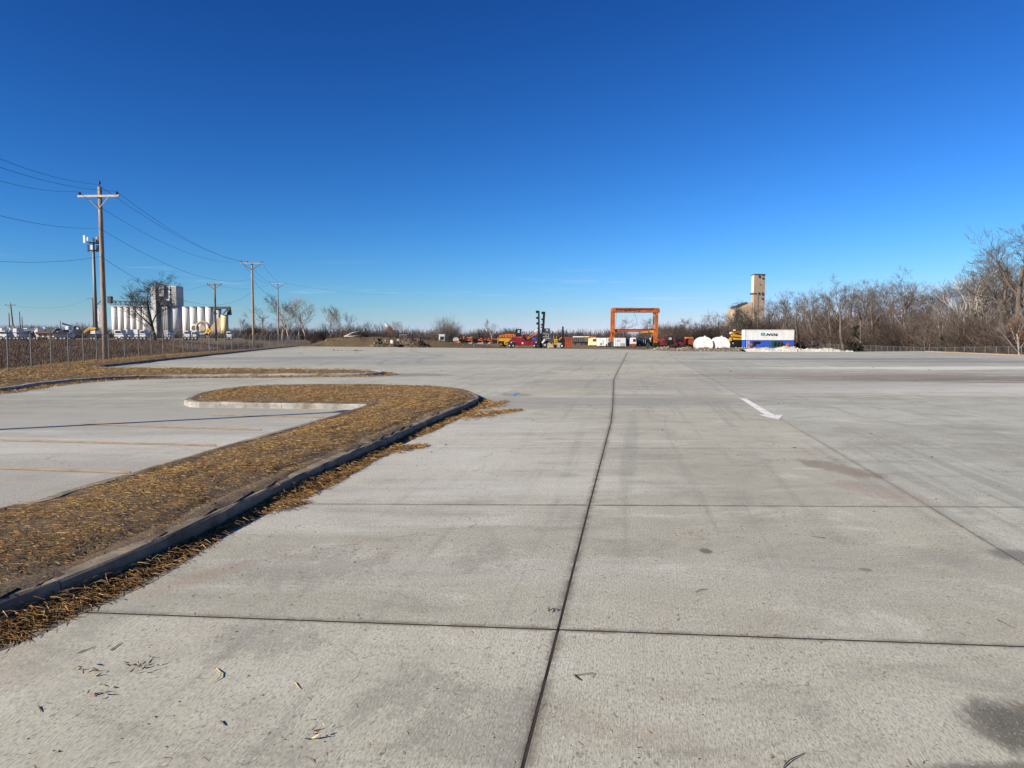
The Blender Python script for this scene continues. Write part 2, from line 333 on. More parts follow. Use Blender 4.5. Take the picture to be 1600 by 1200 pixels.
def soil_mat(name, cols, s=1.0, disp=0.03, straw=0.0):
    m, t, b = newmat(name); g = NG(t); geo = g.n('ShaderNodeNewGeometry'); pos = geo.outputs['Position']
    a = g.noise(pos, 0.5 * s, 7, 0.65, 0.3); c = g.noise(pos, 6 * s, 6, 0.7); d = g.noise(pos, 45 * s, 4, 0.7)
    col = g.mix(g.ramp(a, 0.32, 0.68), cols[0], cols[1]); col = g.mix(g.ramp(c, 0.38, 0.7, 0, 0.7), col, cols[2]); col = g.mix(g.ramp(d, 0.4, 0.7, 0, 0.55), col, tuple(x * 0.45 for x in cols[0]))
    if straw:
        st = g.noise(g.mapping(pos, (22, 5, 1), (0, 0, 0.7)), 1.2, 4, 0.7, 1.5); st2 = g.noise(g.mapping(pos, (5, 24, 1), (0, 0, 0.3)), 1.2, 4, 0.7, 1.5)
        k = g.math('MAXIMUM', g.ramp(st, 0.5, 0.62), g.ramp(st2, 0.5, 0.62)); at = g.n('ShaderNodeAttribute', attribute_name='edge')
        k = g.math('MULTIPLY', g.math('MULTIPLY', k, straw), at.outputs['Fac'])
        col = g.mix(k, col, g.mix(g.ramp(c, 0.3, 0.7), (0.15, 0.08, 0.026), (0.30, 0.19, 0.068)))
    g.inp(b.inputs['Base Color'], col); b.inputs['Roughness'].default_value = 0.95; b.inputs['Specular IOR Level'].default_value = 0.15
    g.inp(b.inputs['Normal'], g.bump(g.math('ADD', g.math('MULTIPLY', c, 0.6), g.math('MULTIPLY', d, 0.4)), 0.9, disp))
    return m
M = {}
M['concrete'] = concrete_mat()
M['filler'] = mat('joint_filler', (0.030, 0.024, 0.018), 0.95, 0.4, 5)
M['kerb'] = mat('kerb_concrete', (0.33, 0.315, 0.275), 0.88, 0.16, 3, bump=0.004, bscale=40, dirt=((0.12, 0.088, 0.055), 0.85, 1.6))
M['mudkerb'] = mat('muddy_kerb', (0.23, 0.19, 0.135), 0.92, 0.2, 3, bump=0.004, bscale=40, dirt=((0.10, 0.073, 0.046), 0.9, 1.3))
M['soil'] = soil_mat('island_soil', [(0.105, 0.078, 0.052), (0.155, 0.115, 0.076), (0.20, 0.152, 0.10)], 1.0, 0.03, 0.85)
M['ground'] = soil_mat('field_ground', [(0.125, 0.092, 0.055), (0.20, 0.15, 0.088), (0.24, 0.185, 0.11)], 0.12, 0.05)
M['straw'] = colmat('straw', 0.7); M['weeds'] = colmat('dry_weeds', 0.9)
M['yellowpaint'] = mat('worn_yellow_paint', (0.42, 0.30, 0.17), 0.85, 0.12, 6, dirt=((0.37, 0.355, 0.31), 1.0, 3.0))
M['whitepaint'] = mat('worn_white_paint', (0.74, 0.73, 0.68), 0.7, 0.06, 6, dirt=((0.36, 0.34, 0.30), 0.85, 5.0))
M['galv'] = mat('galvanised_steel', (0.18, 0.18, 0.178), 0.55, 0.12, 6, metal=0.3)
M['wood'] = mat('weathered_pole_wood', (0.30, 0.225, 0.16), 0.9, 0.25, 3, stretch=(6, 6, 0.5), bump=0.01, bscale=12)
M['armwood'] = mat('bleached_crossarm_wood', (0.48, 0.43, 0.36), 0.85, 0.15, 4)
M['darkwood'] = mat('dark_pole_wood', (0.16, 0.125, 0.10), 0.9, 0.2, 3, stretch=(6, 6, 0.5))
M['insul'] = mat('brown_porcelain', (0.045, 0.035, 0.035), 0.3, 0.1, 5)
M['wire'] = mat('aged_wire', (0.055, 0.055, 0.06), 0.6, 0.1, 1)
M['barks'] = [mat('bark_grey_brown', (0.125, 0.100, 0.083), 0.95, 0.2, 1.5, stretch=(3, 3, 0.6), rnd_obj=0.12), mat('bark_pale', (0.34, 0.315, 0.28), 0.9, 0.14, 2.0, dirt=((0.16, 0.13, 0.11), 0.5, 2.0)), mat('bark_dark', (0.055, 0.044, 0.038), 0.95, 0.2, 1.5)]
M['twig'] = mat('twigs_grey_brown', (0.112, 0.090, 0.074), 0.95, 0.2, 0.6, rnd_obj=0.18)
M['twigpale'] = mat('twigs_pale', (0.235, 0.205, 0.175), 0.95, 0.15, 0.6)
M['twigdark'] = mat('twigs_dark', (0.06, 0.049, 0.042), 0.95, 0.2, 0.6)
M['brush'] = mat('brush_red_brown', (0.085, 0.060, 0.048), 0.95, 0.25, 0.5, c2=(0.042, 0.031, 0.026), rnd_obj=0.45)
M['farwood'] = mat('far_wood', (0.085, 0.068, 0.062), 0.95, 0.25, 0.05)
M['needle'] = mat('juniper_needles', (0.026, 0.026, 0.015), 0.95, 0.25, 0.6)
M['rust_leaf'] = mat('rusty_oak_leaves', (0.20, 0.095, 0.04), 0.9, 0.25, 1)
M['silo'] = mat('silo_white_concrete', (0.60, 0.59, 0.555), 0.85, 0.06, 0.08, dirt=((0.42, 0.39, 0.34), 0.5, 0.10), stretch=(2, 2, 0.4))
M['silogrey'] = mat('silo_grey_concrete', (0.33, 0.33, 0.32), 0.85, 0.1, 0.1, dirt=((0.28, 0.27, 0.25), 0.6, 0.2), stretch=(2, 2, 0.4))
M['siloyellow'] = mat('silo_cream_yellow', (0.72, 0.60, 0.30), 0.8, 0.06, 0.1)
M['steelgrey'] = mat('grey_corrugated_steel', (0.36, 0.37, 0.38), 0.5, 0.12, 0.3)
M['darksteel'] = mat('dark_steel', (0.055, 0.058, 0.062), 0.55, 0.25, 1.5)
M['tan'] = mat('tan_concrete', (0.42, 0.325, 0.225), 0.9, 0.1, 0.12, dirt=((0.22, 0.17, 0.125), 0.5, 0.15), stretch=(2, 2, 0.5))
M['tanlit'] = mat('sunlit_tan_concrete', (0.54, 0.52, 0.47), 0.9, 0.06, 0.12)  # lit copy of the tan concrete, sun brightness put into the colour
M['black'] = mat('black_painted_steel', (0.014, 0.014, 0.016), 0.45, 0.3, 2)
M['rubber'] = mat('tyre_rubber', (0.016, 0.016, 0.017), 0.85, 0.2, 4)
M['red'] = mat('dark_red_paint', (0.23, 0.012, 0.022), 0.45, 0.2, 0.9, dirt=((0.09, 0.03, 0.025), 0.5, 1.2))
M['orangered'] = mat('rusted_orange_red', (0.32, 0.07, 0.028), 0.7, 0.2, 0.8, dirt=((0.14, 0.05, 0.028), 0.6, 1.0))
M['rustorange'] = mat('rusted_orange_crane_paint', (0.40, 0.105, 0.016), 0.65, 0.15, 0.6, dirt=((0.085, 0.032, 0.016), 0.95, 1.3))
M['orange'] = mat('faded_orange_paint', (0.52, 0.14, 0.018), 0.6, 0.12, 0.7, dirt=((0.26, 0.085, 0.025), 0.65, 0.9))
M['yellow'] = mat('machine_yellow_paint', (0.58, 0.31, 0.025), 0.5, 0.12, 0.8, dirt=((0.22, 0.12, 0.03), 0.5, 1.1))
M['white'] = mat('white_vehicle_paint', (0.66, 0.66, 0.65), 0.4, 0.05, 0.8, dirt=((0.52, 0.49, 0.44), 0.4, 0.9))
M['cream'] = mat('cream_paint', (0.74, 0.62, 0.36), 0.5, 0.08, 1)
M['blue'] = mat('container_blue_paint', (0.018, 0.085, 0.46), 0.5, 0.12, 0.8, dirt=((0.02, 0.035, 0.10), 0.5, 0.8))
M['navy'] = mat('navy_paint', (0.015, 0.028, 0.085), 0.4, 0.2, 1)
M['teal'] = mat('teal_print', (0.10, 0.42, 0.42), 0.5, 0.06, 1)
M['silver'] = mat('silver_paint', (0.46, 0.47, 0.48), 0.35, 0.08, 1, metal=0.3)
M['glass'] = mat('dark_glass', (0.02, 0.026, 0.032), 0.08, 0.1, 1, spec=0.6)
M['maroon'] = mat('dull_red_metal_roof', (0.20, 0.055, 0.045), 0.7, 0.15, 0.4)
M['signyellow'] = mat('sign_yellow', (0.80, 0.42, 0.02), 0.5, 0.04, 2)
M['asphalt'] = mat('pale_asphalt', (0.21, 0.205, 0.195), 0.9, 0.12, 0.3)
M['mound'] = soil_mat('mound_dirt', [(0.07, 0.05, 0.033), (0.12, 0.088, 0.055), (0.17, 0.13, 0.082)], 0.5, 0.12)
M['grassmound'] = soil_mat('dry_grass_mound', [(0.105, 0.076, 0.042), (0.155, 0.115, 0.06), (0.08, 0.057, 0.034)], 0.5, 0.08)
M['gravel'] = soil_mat('grey_gravel', [(0.17, 0.145, 0.11), (0.23, 0.20, 0.155), (0.11, 0.09, 0.065)], 0.9, 0.1)
M['whitestone'] = soil_mat('white_limestone', [(0.64, 0.60, 0.52), (0.74, 0.70, 0.62), (0.48, 0.44, 0.36)], 0.8, 0.1)
M['green'] = mat('dark_green_paint', (0.015, 0.06, 0.05), 0.5, 0.2, 1)
def water_mat():
    m, t, b = newmat('puddle_water'); g = NG(t); geo = g.n('ShaderNodeNewGeometry')
    b.inputs['Base Color'].default_value = (0.03, 0.032, 0.033, 1); b.inputs['Roughness'].default_value = 0.03; b.inputs['Specular IOR Level'].default_value = 0.6
    g.inp(b.inputs['Normal'], g.bump(g.noise(geo.outputs['Position'], 5, 2), 0.1, 0.002)); return m
M['water'] = water_mat()
M['edge'] = mat('orange_timber', (0.33, 0.22, 0.12), 0.85, 0.12, 3)
# ================================================================== THE SETTING
FENCE_L = [(-18.5, 14), (-20.6, 24), (-22.9, 33), (-28.0, 51.7), (-31.0, 71.6), (-34.3, 100), (-37.7, 133)]
LOT = [(-45, -40), (-24, 0), (-21.5, 24), (-23.9, 33), (-29.0, 51.7), (-32.0, 71.6), (-35.3, 100), (-38.5, 133)] + \
      [tuple(P(a, b)[:2]) for a, b in ((600, 542.3), (700, 543.3), (900, 545), (1000, 546.3), (1045, 548.6), (1200, 549.6), (1330, 549.4), (1440, 548.6), (1520, 551.5), (1600, 556))] + \
      [(43, 45), (42, 20), (42, -40)]
def terr(x, y):
    x = np.asarray(x, float); y = np.asarray(y, float)
    ins = inpoly(x, y, LOT); d = np.where(ins, 0, distpoly(x, y, LOT))
    wl_ = smooth(-34, -50, x)
    tgt = wl_ * smooth(58, 122, y) * 1.0 + (1 - wl_) * (-1.0 - 0.7 * smooth(20, 60, x) * smooth(20, 100, y))
    z = -0.06 + tgt * np.where(x < -34, smooth(0, 18, d), smooth(0, 24, d)) + 0.10 * (fbm(x * 0.11, y * 0.11) - 0.5) * smooth(2, 20, d)
    z = z * (1 - smooth(900, 2500, np.hypot(x, y))) - 1.0 * smooth(900, 2500, np.hypot(x, y))
    return np.where(ins, -0.4, z)
def tz(x, y): return float(terr(np.array([x]), np.array([y]))[0])
def axis(a, b, step, far):
    c = list(np.arange(a, b + 0.1, step)); s = step
    lo, hi = c[0], c[-1]; L = []; R = []
    while hi < far: s *= 1.35; lo -= s; hi += s; L.append(lo); R.append(hi)
    return np.array(L[::-1] + c + R)
gx = axis(-130, 130, 2.5, 7000); gy = axis(-50, 240, 2.5, 7000)
XX, YY = np.meshgrid(gx, gy); ZZ = terr(XX.ravel(), YY.ravel())
def gridfaces(nx, ny):
    i = np.arange(nx * ny).reshape(ny, nx); return np.stack([i[:-1, :-1], i[:-1, 1:], i[1:, 1:], i[1:, :-1]], -1).reshape(-1, 4)
tag(npmesh('ground', np.stack([XX.ravel(), YY.ravel(), ZZ], 1), gridfaces(len(gx), len(gy)), M['ground'], smooth=True), kind='structure')
# ---- concrete lot: base sheet with a skirt, jointed slabs on it
mb = MB(); n = len(LOT)
mb.add([(x, y, -0.012) for x, y in LOT] + [(x, y, -1.0) for x, y in LOT], [tuple(range(n))] + [(i, i + n, (i + 1) % n + n, (i + 1) % n) for i in range(n)])
me = mb.mesh('parking_lot'); me.materials.append(M['concrete'])
bm = bmesh.new(); bm.from_mesh(me); bmesh.ops.triangulate(bm, faces=[f for f in bm.faces if len(f.verts) > 4]); bmesh.ops.recalc_face_normals(bm, faces=bm.faces); bm.to_mesh(me); bm.free()
lot = tag(link('parking_lot', me), kind='structure')
VX = 990.0
AK = np.array([[540, -.40], [548, -.405], [580, -.47], [590, -.49], [605, -.397], [630, -.31], [655, -.265], [700, -.264], [789, -.263], [984, -.258], [1200, -.2526], [3000, -.25]])
def kval(k, y):
    if k == 'A': return float(np.interp(y, AK[:, 0], AK[:, 1]))
    if k == 'B': return float(np.interp(y, [550, 565, 655, 793, 885, 3000], [2.17, 1.88, 1.797, 1.748, 1.70, 1.70]))
    return k
ROWS = [(2600, 0.16), (984.5, 0.0365), (789, 0.0045), (700, 0.0), (659, 0.0), (633, 0), (616, 0), (604, 0), (594, 0), (580, 0), (566, 0), (556, 0), (550.5, 0)]
COLS = [-26.5, -23.8, -21.1, -18.6, -16, -13.4, -10.9, -8.6, -6.4, -4.35, -2.3, 'A', 'B', 4.46, 7.1, 9.8, 12.5, 15.2, 17.9, 20.6, 23.3]
def node(k, row):
    if row[0] == 2600: return node(k, ROWS[1]) - Vector((math.sin(YAW), math.cos(YAW), 0)) * 3.3
    y, s = row; yy = y
    for _ in range(6): x = VX + kval(k, yy) * (yy - HOR); yy = y + s * (x - 900)
    return P(x, yy)
lotp = LOT
fil = MB(); slabno = 0
for ci in range(len(COLS) - 1):
    for ri in range(len(ROWS) - 1):
        q = [node(COLS[ci], ROWS[ri]), node(COLS[ci + 1], ROWS[ri]), node(COLS[ci + 1], ROWS[ri + 1]), node(COLS[ci], ROWS[ri + 1])]
        arr = np.array([p[:2] for p in q])
        if not inpoly(arr[:, 0], arr[:, 1], lotp).all(): continue
        if arr[:, 1].max() < 0.3 or abs(arr[:, 0]).min() > arr[:, 1].max() * 0.85 + 2: continue
        c = sum(q, Vector()) / 4; D = c.y
        rr_ = random.Random(ci * 31 + ri)
        park = ci < COLS.index('A') - 1; gl = {'A': 0.0075, 'B': 0.0042}; gL0 = gl.get(COLS[ci], 0.003 if not park else 0.0008); gL1 = gl.get(COLS[ci + 1], 0.003 if not park else 0.0008); gapT = (0.010 if ri < 2 else 0.0065) + 0.00004 * D if not park else 0.001; nearA = 'A' in (COLS[ci], COLS[ci + 1])
        def inset(p, e1, e2):                      # pull a corner in along both sides
            i = q.index(p); a = (q[(i + 1) % 4] - p).normalized(); b_ = (q[(i - 1) % 4] - p).normalized()
            gg = (gL0 if i in (0, 3) else gL1) + e1; g2 = gapT + e2
            return p + a * (gg if i in (0, 2) else g2) + b_ * (g2 if i in (0, 2) else gg)
        z1 = rr_.uniform(-0.0004, 0.0004)
        ew = 0.055 + 0.0015 * D
        o = [inset(p, 0, 0) for p in q]; i_ = [inset(p, ew, ew * 0.8) for p in q]
        V = [(p.x, p.y, z1 - 0.0006) for p in o] + [(p.x, p.y, -0.03) for p in o] + [(inset(p, .004, .004).x, inset(p, .004, .004).y, z1) for p in q] + [(p.x, p.y, z1) for p in i_]
        V = [(v[0] - c.x, v[1] - c.y, v[2]) for v in V]
        Fq = [(12, 13, 14, 15)] + [(i, 4 + i, 4 + (i + 1) % 4, (i + 1) % 4) for i in range(4)] + [(8 + i, i, (i + 1) % 4, 8 + (i + 1) % 4) for i in range(4)] + [(12 + i, 8 + i, 8 + (i + 1) % 4, 12 + (i + 1) % 4) for i in range(4)]
        me = bpy.data.meshes.new('slab'); me.from_pydata(V, [], Fq); me.update(); me.materials.append(M['concrete'])
        at = me.attributes.new('edge', 'FLOAT', 'POINT'); at.data.foreach_set('value', [0.0 if park else (1.0 if c_i in ((0, 3) if COLS[ci] == 'A' else (1, 2)) and nearA else (0.8 if ri < 2 else 0.5)) for c_i in (0, 1, 2, 3) * 3] + [0.0] * 4)
        bm = bmesh.new(); bm.from_mesh(me); bmesh.ops.recalc_face_normals(bm, faces=bm.faces)
        bm.to_mesh(me); bm.free()
        s = link('slab', me, lot, (c.x, c.y, 0)); s.color = (0.95, 0.985, 1.03, 1) if ci >= COLS.index('B') else ((0.97, 0.99, 1.02, 1) if ci < COLS.index('A') - 1 else (1, 1, 1, 1))
        slabno += 1
        for (a, b_, hw) in () if park else ((q[0], q[1], 0.03), (q[0], q[3], 0.035), (q[3], q[2], 0.03), (q[1], q[2], 0.035)):
            t = (b_ - a).normalized(); nn = Vector((-t.y, t.x, 0)) * (hw + 0.0003 * D); zz = Vector((0, 0, -0.0022 + 0.0001 * (len(fil.f) % 7)))
            fil.add([a - nn + zz, b_ - nn + zz, b_ + nn + zz, a + nn + zz], [(0, 1, 2, 3)])
fil.build('joint_filler', M['filler'], lot)
# ---- painted marks on the concrete
def flat(name, pix, matl, z=0.0045, parent=lot):
    pts = [P(a, b, z) for a, b in pix]; m_ = MB(); m_.add(pts, [tuple(range(len(pts)))]); return m_.build(name, matl, parent)
for (a, b, c_, d_) in ((0, 687.5, 337, 695.5), (0, 731, 203, 738), (128, 662.6, 408, 671), (330, 648, 505, 651.5), (-300, 722, -10, 730)):
    h0 = 1.5 * (b - 527) / 170; h1 = 1.5 * (d_ - 527) / 170
    flat('parking_stripe', [(a, b - h0), (c_, d_ - h1), (c_, d_ + h1), (a, b + h0)], M['yellowpaint'])
flat('arrow_marking', [(1156, 622.3), (1165.2, 622.5), (1210.5, 648.4), (1223.8, 647.9), (1217, 655.4), (1200, 651.8), (1184, 647.8), (1194.5, 647.4)], M['whitepaint'])
# ---- kerbs
def resample(pts, step, closed=False):
    pts = [Vector((p[0], p[1])) for p in pts]
    def cr(p0, p1, p2, p3, t): return 0.5 * ((2 * p1) + (p2 - p0) * t + (2 * p0 - 5 * p1 + 4 * p2 - p3) * t * t + (3 * p1 - p0 - 3 * p2 + p3) * t ** 3)
    n = len(pts); dense = []
    for i in range(n if closed else n - 1):
        g4 = [pts[(i + k) % n] if closed else pts[min(max(i + k, 0), n - 1)] for k in (-1, 0, 1, 2)]
        for k in range(24): dense.append(cr(*g4, k / 24))
    dense.append(pts[0] if closed else pts[-1])
    L = [0]
    for a, b in zip(dense, dense[1:]): L.append(L[-1] + (b - a).length)
    m_ = max(2, int(round(L[-1] / step))); s = np.linspace(0, L[-1], m_ + 1)
    xs = np.interp(s, L, [p.x for p in dense]); ys = np.interp(s, L, [p.y for p in dense])
    return [(x, y) for x, y in zip(xs, ys)]
def kerbs(line, side, parent, piece=3.0, step=0.25, h=0.13, wd=0.16, mt='kerb'):
    """line = outer edge; side=+1: body lies to the left of travel"""
    pts = resample(line, step); per = int(piece / step); N = len(pts)
    nor = []
    for i in range(N):
        a = Vector(pts[max(i - 1, 0)]); b = Vector(pts[min(i + 1, N - 1)]); t = (b - a).normalized(); nor.append(Vector((-t.y, t.x)) * side)
    prof = [(0.0, -0.06), (0.008, h - 0.035), (0.018, h - 0.010), (0.042, h), (wd - 0.01, h + 0.002), (wd, h - 0.01), (wd, -0.06)]
    for s0 in range(0, N - 1, per):
        seg = range(s0, min(s0 + per, N - 1) + 1); m_ = MB(); vs = []; idx = list(seg)
        dz = rnd.uniform(-0.006, 0.006)
        for i in idx:
            p = Vector(pts[i])
            if i == idx[0] : p = p + (Vector(pts[i + 1]) - p).normalized() * 0.008
            for (o_, z_) in prof: jx = rnd.uniform(-.0045, .0045) if z_ > 0 else 0; vs.append((p.x + nor[i].x * (o_ + jx), p.y + nor[i].y * (o_ + jx), z_ + (dz + rnd.uniform(-.003, .003) if z_ > 0 else 0)))
        k = len(prof); fs = []
        for a in range(len(idx) - 1):
            for j in range(k - 1): fs.append((a * k + j, a * k + j + 1, a * k + k + j + 1, a * k + k + j))
        fs += [tuple(range(k)), tuple(range((len(idx) - 1) * k + k - 1, (len(idx) - 1) * k - 1, -1))]
        m_.add(vs, fs); m_.build('kerb', M[mt], parent)
    return pts
def heap(name, poly, step, hfun, matl, edgefun=None, margin=0.0):
    """fine soil sheet over a polygon"""
    pa = np.array([p[:2] for p in poly]); x0, y0 = pa.min(0) - step; x1, y1 = pa.max(0) + step
    ax = np.arange(x0, x1 + step, step); ay = np.arange(y0, y1 + step, step); XX, YY = np.meshgrid(ax, ay); x = XX.ravel(); y = YY.ravel()
    ins = inpoly(x, y, poly); d = distpoly(x, y, poly); sd_ = np.where(ins, d, -d)
    z = hfun(x, y, sd_); Fq = gridfaces(len(ax), len(ay)); ok = (sd_ > margin)[Fq].all(1); Fq = Fq[ok]
    use = np.unique(Fq); rm = np.full(len(x), -1); rm[use] = np.arange(len(use))
    o = npmesh(name, np.stack([x, y, z], 1)[use], rm[Fq], matl, smooth=True)
    if edgefun is not None:
        a = o.data.attributes.new('edge', 'FLOAT', 'POINT'); a.data.foreach_set('value', np.clip(edgefun(x, y, sd_)[use], 0, 1).astype(np.float32))
    return o
KH = 0.13
isl_pix = [(0, 941), (100, 906), (200, 866), (300, 822), (400, 774), (500, 730), (600, 686), (680, 651.5), (735, 629), (749, 620.5), (737, 611), (700, 605), (640, 602), (560, 600.5), (450, 601.5), (380, 604.5), (330, 610), (300, 617), (287, 624)]
isl_front = [(300, 627.6), (340, 628.0), (420, 629.2), (500, 630.3), (572, 631.2)]
isl_left = [(545, 641), (500, 654), (440, 671), (380, 687), (300, 710), (200, 738), (100, 764.5), (0, 792)]
w_ = lambda L: [tuple(P(a, b, KH)[:2]) for a, b in L]
ir = w_(isl_pix); fr = w_(isl_front); lf = w_(isl_left)
k0 = Vector(ir[0]); right_line = [(k0.x - 1.15, k0.y - 5.5), (k0.x - 0.55, k0.y - 2.6)] + ir
left_line = lf + [(lf[-1][0] - 1.3, lf[-1][1] - 3.2), (lf[-1][0] - 2.4, lf[-1][1] - 6.6), (lf[-1][0] - 2.6, lf[-1][1] - 8)]
island = tag(thing('planting_island', 'hook shaped kerbed island covered in golden straw mulch beside the drive lane', 'traffic island'))
kr = kerbs(right_line, 1, island, mt='mudkerb'); kf = kerbs([ir[-1]] + fr, 1, island, 3.0); kl = kerbs(left_line, 1, island, mt='mudkerb')
ISL = kr + kf[1:] + kl[1:]
def isl_h(x, y, d): return 0.112 - 0.028 * np.exp(-((d - 0.27 - .05 * fbm(x * .8, y * .8)) / 0.055) ** 2) - 0.03 * np.exp(-((d - 0.95) / 0.07) ** 2) * smooth(.42, .5, fbm(x * .5, y * .5 + 3)) + 0.035 * smooth(0.06, 0.25, d) + 0.05 * smooth(0.2, 0.9, d) + (0.05 * (fbm(x * 1.7, y * 1.7) - 0.5) + 0.04 * (fbm(x * 7, y * 7, 3) - 0.5)) * smooth(0.02, 0.3, d) + 0.028 * smooth(0.40, 0.52, fbm(x * 1.1 + 40, y * 1.1)) * smooth(0.03, 0.06, d) * smooth(0.4, 0.15, d)
def isl_e(x, y, d): return smooth(0.15, 0.50, d + 0.5 * (fbm(x * 1.2 + 9, y * 1.2) - 0.5)) * (0.62 + 0.38 * smooth(0.35, 0.5, fbm(x * 0.9, y * 0.9 + 30)))
o = heap('soil', ISL, 0.07, isl_h, M['soil'], isl_e, 0.022); o.parent = island
# verge along the fence with its peninsula
vk = [(-15.6, 8), (-15.2, 16)] + [tuple(P(a, b, KH)[:2]) for a, b in ((0, 606), (60, 598), (120, 592), (185, 588), (250, 586), (330, 585), (420, 584.4), (520, 583.6), (580, 582.6), (600, 580.6), (588, 578.4), (540, 577.2), (430, 576.6), (330, 576.0), (240, 575.0), (180, 574), (150, 572.0), (165, 569.6))]
vk2 = [tuple(P(a, b, KH)[:2]) for a, b in ((165, 569.6), (240, 562), (300, 556), (370, 549), (425, 543.6))] + [(-38.2, 134)]
verge = tag(thing('grass_verge', 'long strip of dry grass and straw along the left fence with a kerbed spit', 'verge'))
v1_ = kerbs(vk, 1, verge, 3.0, 0.3); v2_ = kerbs(vk2, 1, verge, 3.0, 0.5, wd=0.18, mt='mudkerb')
VER = v1_ + v2_[1:] + [(-40.2, 134.5)] + [(a - 1.6, b) for a, b in FENCE_L[::-1]] + [(-20.1, 8)]
def ver_h(x, y, d): return -0.05 + 0.13 * smooth(0.0, 0.22, d) + 0.09 * smooth(0.2, 1.6, d) + 0.09 * (fbm(x * 0.8, y * 0.8) - 0.5) * smooth(0.02, 0.8, d) + 0.05 * (fbm(x * 3.5, y * 3.5, 3) - 0.5) * smooth(0.02, 0.4, d)
ver_h2 = lambda x, y, d: np.where(distpoly(x, y, FENCE_L, False) < 1.7, np.minimum(ver_h(x, y, d), 0.05), ver_h(x, y, d) + 0.03)
o = heap('dry_turf', VER, 0.22, ver_h2, M['soil'], lambda x, y, d: smooth(0.1, 0.7, d + 0.6 * (fbm(x * .9, y * .9) - .5)), 0.03); o.parent = verge
# ---- straw: single strands, three sided, bent once
STRAWC = np.array([[0.42, 0.275, 0.105], [0.34, 0.20, 0.065], [0.26, 0.142, 0.044], [0.185, 0.095, 0.033], [0.50, 0.38, 0.20], [0.13, 0.078, 0.038]])
def strands(name, x, y, z, L, wd, rs, parent, up=0.18, pal=STRAWC, wts=(.24, .28, .22, .12, .08, .06), matl=None, lean=None):
    n = len(x); a = rs.rand(n) * 2 * np.pi; e = np.abs(rs.randn(n)) * up
    if lean is not None: a = lean + rs.randn(n) * 0.7
    d = np.stack([np.cos(a) * np.cos(e), np.sin(a) * np.cos(e), np.sin(e)], 1); b = a + rs.randn(n) * 0.45; e2 = -np.abs(rs.randn(n)) * up * 0.6 - e * 0.4
    d2 = np.stack([np.cos(b) * np.cos(e2), np.sin(b) * np.cos(e2), np.sin(e2)], 1)
    p0 = np.stack([x, y, z], 1); p1 = p0 + d * (L * 0.5)[:, None]; p2 = p1 + d2 * (L * 0.5)[:, None]
    p2[:, 2] = np.maximum(p2[:, 2], z * 0.5 + 0.5 * p0[:, 2] - 0.004)
    s_ = np.stack([-np.sin(a), np.cos(a), np.zeros(n)], 1) * wd[:, None]; u_ = np.zeros((n, 3)); u_[:, 2] = wd * 1.2
    rings = []
    for p, k in ((p0, 1.0), (p1, 0.9), (p2, 0.5)):
        rings += [p + s_ * k, p - s_ * k, p + u_ * k]
    V = np.stack(rings, 1).reshape(-1, 3)
    base = (np.arange(n) * 9)[:, None, None]
    f = np.array([[r * 3 + j, r * 3 + (j + 1) % 3, r * 3 + 3 + (j + 1) % 3, r * 3 + 3 + j] for r in range(2) for j in range(3)])[None]
    Fq = (base + f).reshape(-1, 4)
    c = pal[rs.choice(len(pal), n, p=np.array(wts) / sum(wts))] * (0.75 + 0.5 * rs.rand(n, 1)); c = np.repeat(c, 9, 0)
    o = npmesh(name, V, Fq, matl or M['straw'], parent, c); tag(o, kind='stuff'); return o
rs = np.random.RandomState(11)
pa = np.array(ISL); N = 480000
x = rs.uniform(pa[:, 0].min(), pa[:, 0].max(), N); y = 22 - (22 - 0.5) * rs.rand(N) ** 0.8
ok = inpoly(x, y, ISL); x, y = x[ok], y[ok]; d = distpoly(x, y, ISL); e = isl_e(x, y, d)
dens = np.clip(1.15 - y / 30, 0.3, 1)
ok = (rs.rand(len(x)) < (e * 0.85 + 0.05) * dens * (.45 + .75 * smooth(.36, .56, fbm(x * 2.6 + 3, y * 2.6)))) & (y > 1.5) & (d > 0.1); x, y, d = x[ok], y[ok], d[ok]
z = isl_h(x, y, d) + 0.004 + 0.02 * rs.rand(len(x)); n = len(x)
strands('straw_mulch', x, y, z, rs.uniform(0.02, 0.085, n), rs.uniform(0.0006, 0.0015, n) * (1 + y / 12), rs, island, 0.09, wts=(.18, .26, .24, .18, .05, .12))
# straw washed into the gutter, with tongues
gp = np.array(resample(right_line, 0.05)); gs = np.arange(len(gp))
wg = 0.05 + 0.18 * np.maximum(0, fbm(gs * 0.018, gs * 0 + 3.3, 4) - 0.26) * 2.0 + 0.05 * np.sin(gs * .07)
wg *= smooth(len(gp) * 0.985, len(gp) * 0.60, gs) * 0 + 1
lim = [i for i, p in enumerate(gp) if p[1] > 18.4]; end = lim[0] + 14 if lim else len(gp)
K = 26000; i = rs.randint(0, end - 2, K); t = gp[np.minimum(i + 1, len(gp) - 1)] - gp[i]; t /= np.linalg.norm(t, axis=1)[:, None] + 1e-9
nrm = np.stack([t[:, 1], -t[:, 0]], 1); u = np.abs(rs.rand(K)) ** 0.8
farw = 1 + 0.9 * smooth(6, 18, gp[i][:, 1])
off = 0.02 + u * wg[i] * farw; x = gp[i][:, 0] + nrm[:, 0] * off; y = gp[i][:, 1] + nrm[:, 1] * off
z = 0.004 + 0.085 * np.clip(1 - u, 0, 1) * rs.rand(K) * np.minimum(1, wg[i] * 5)
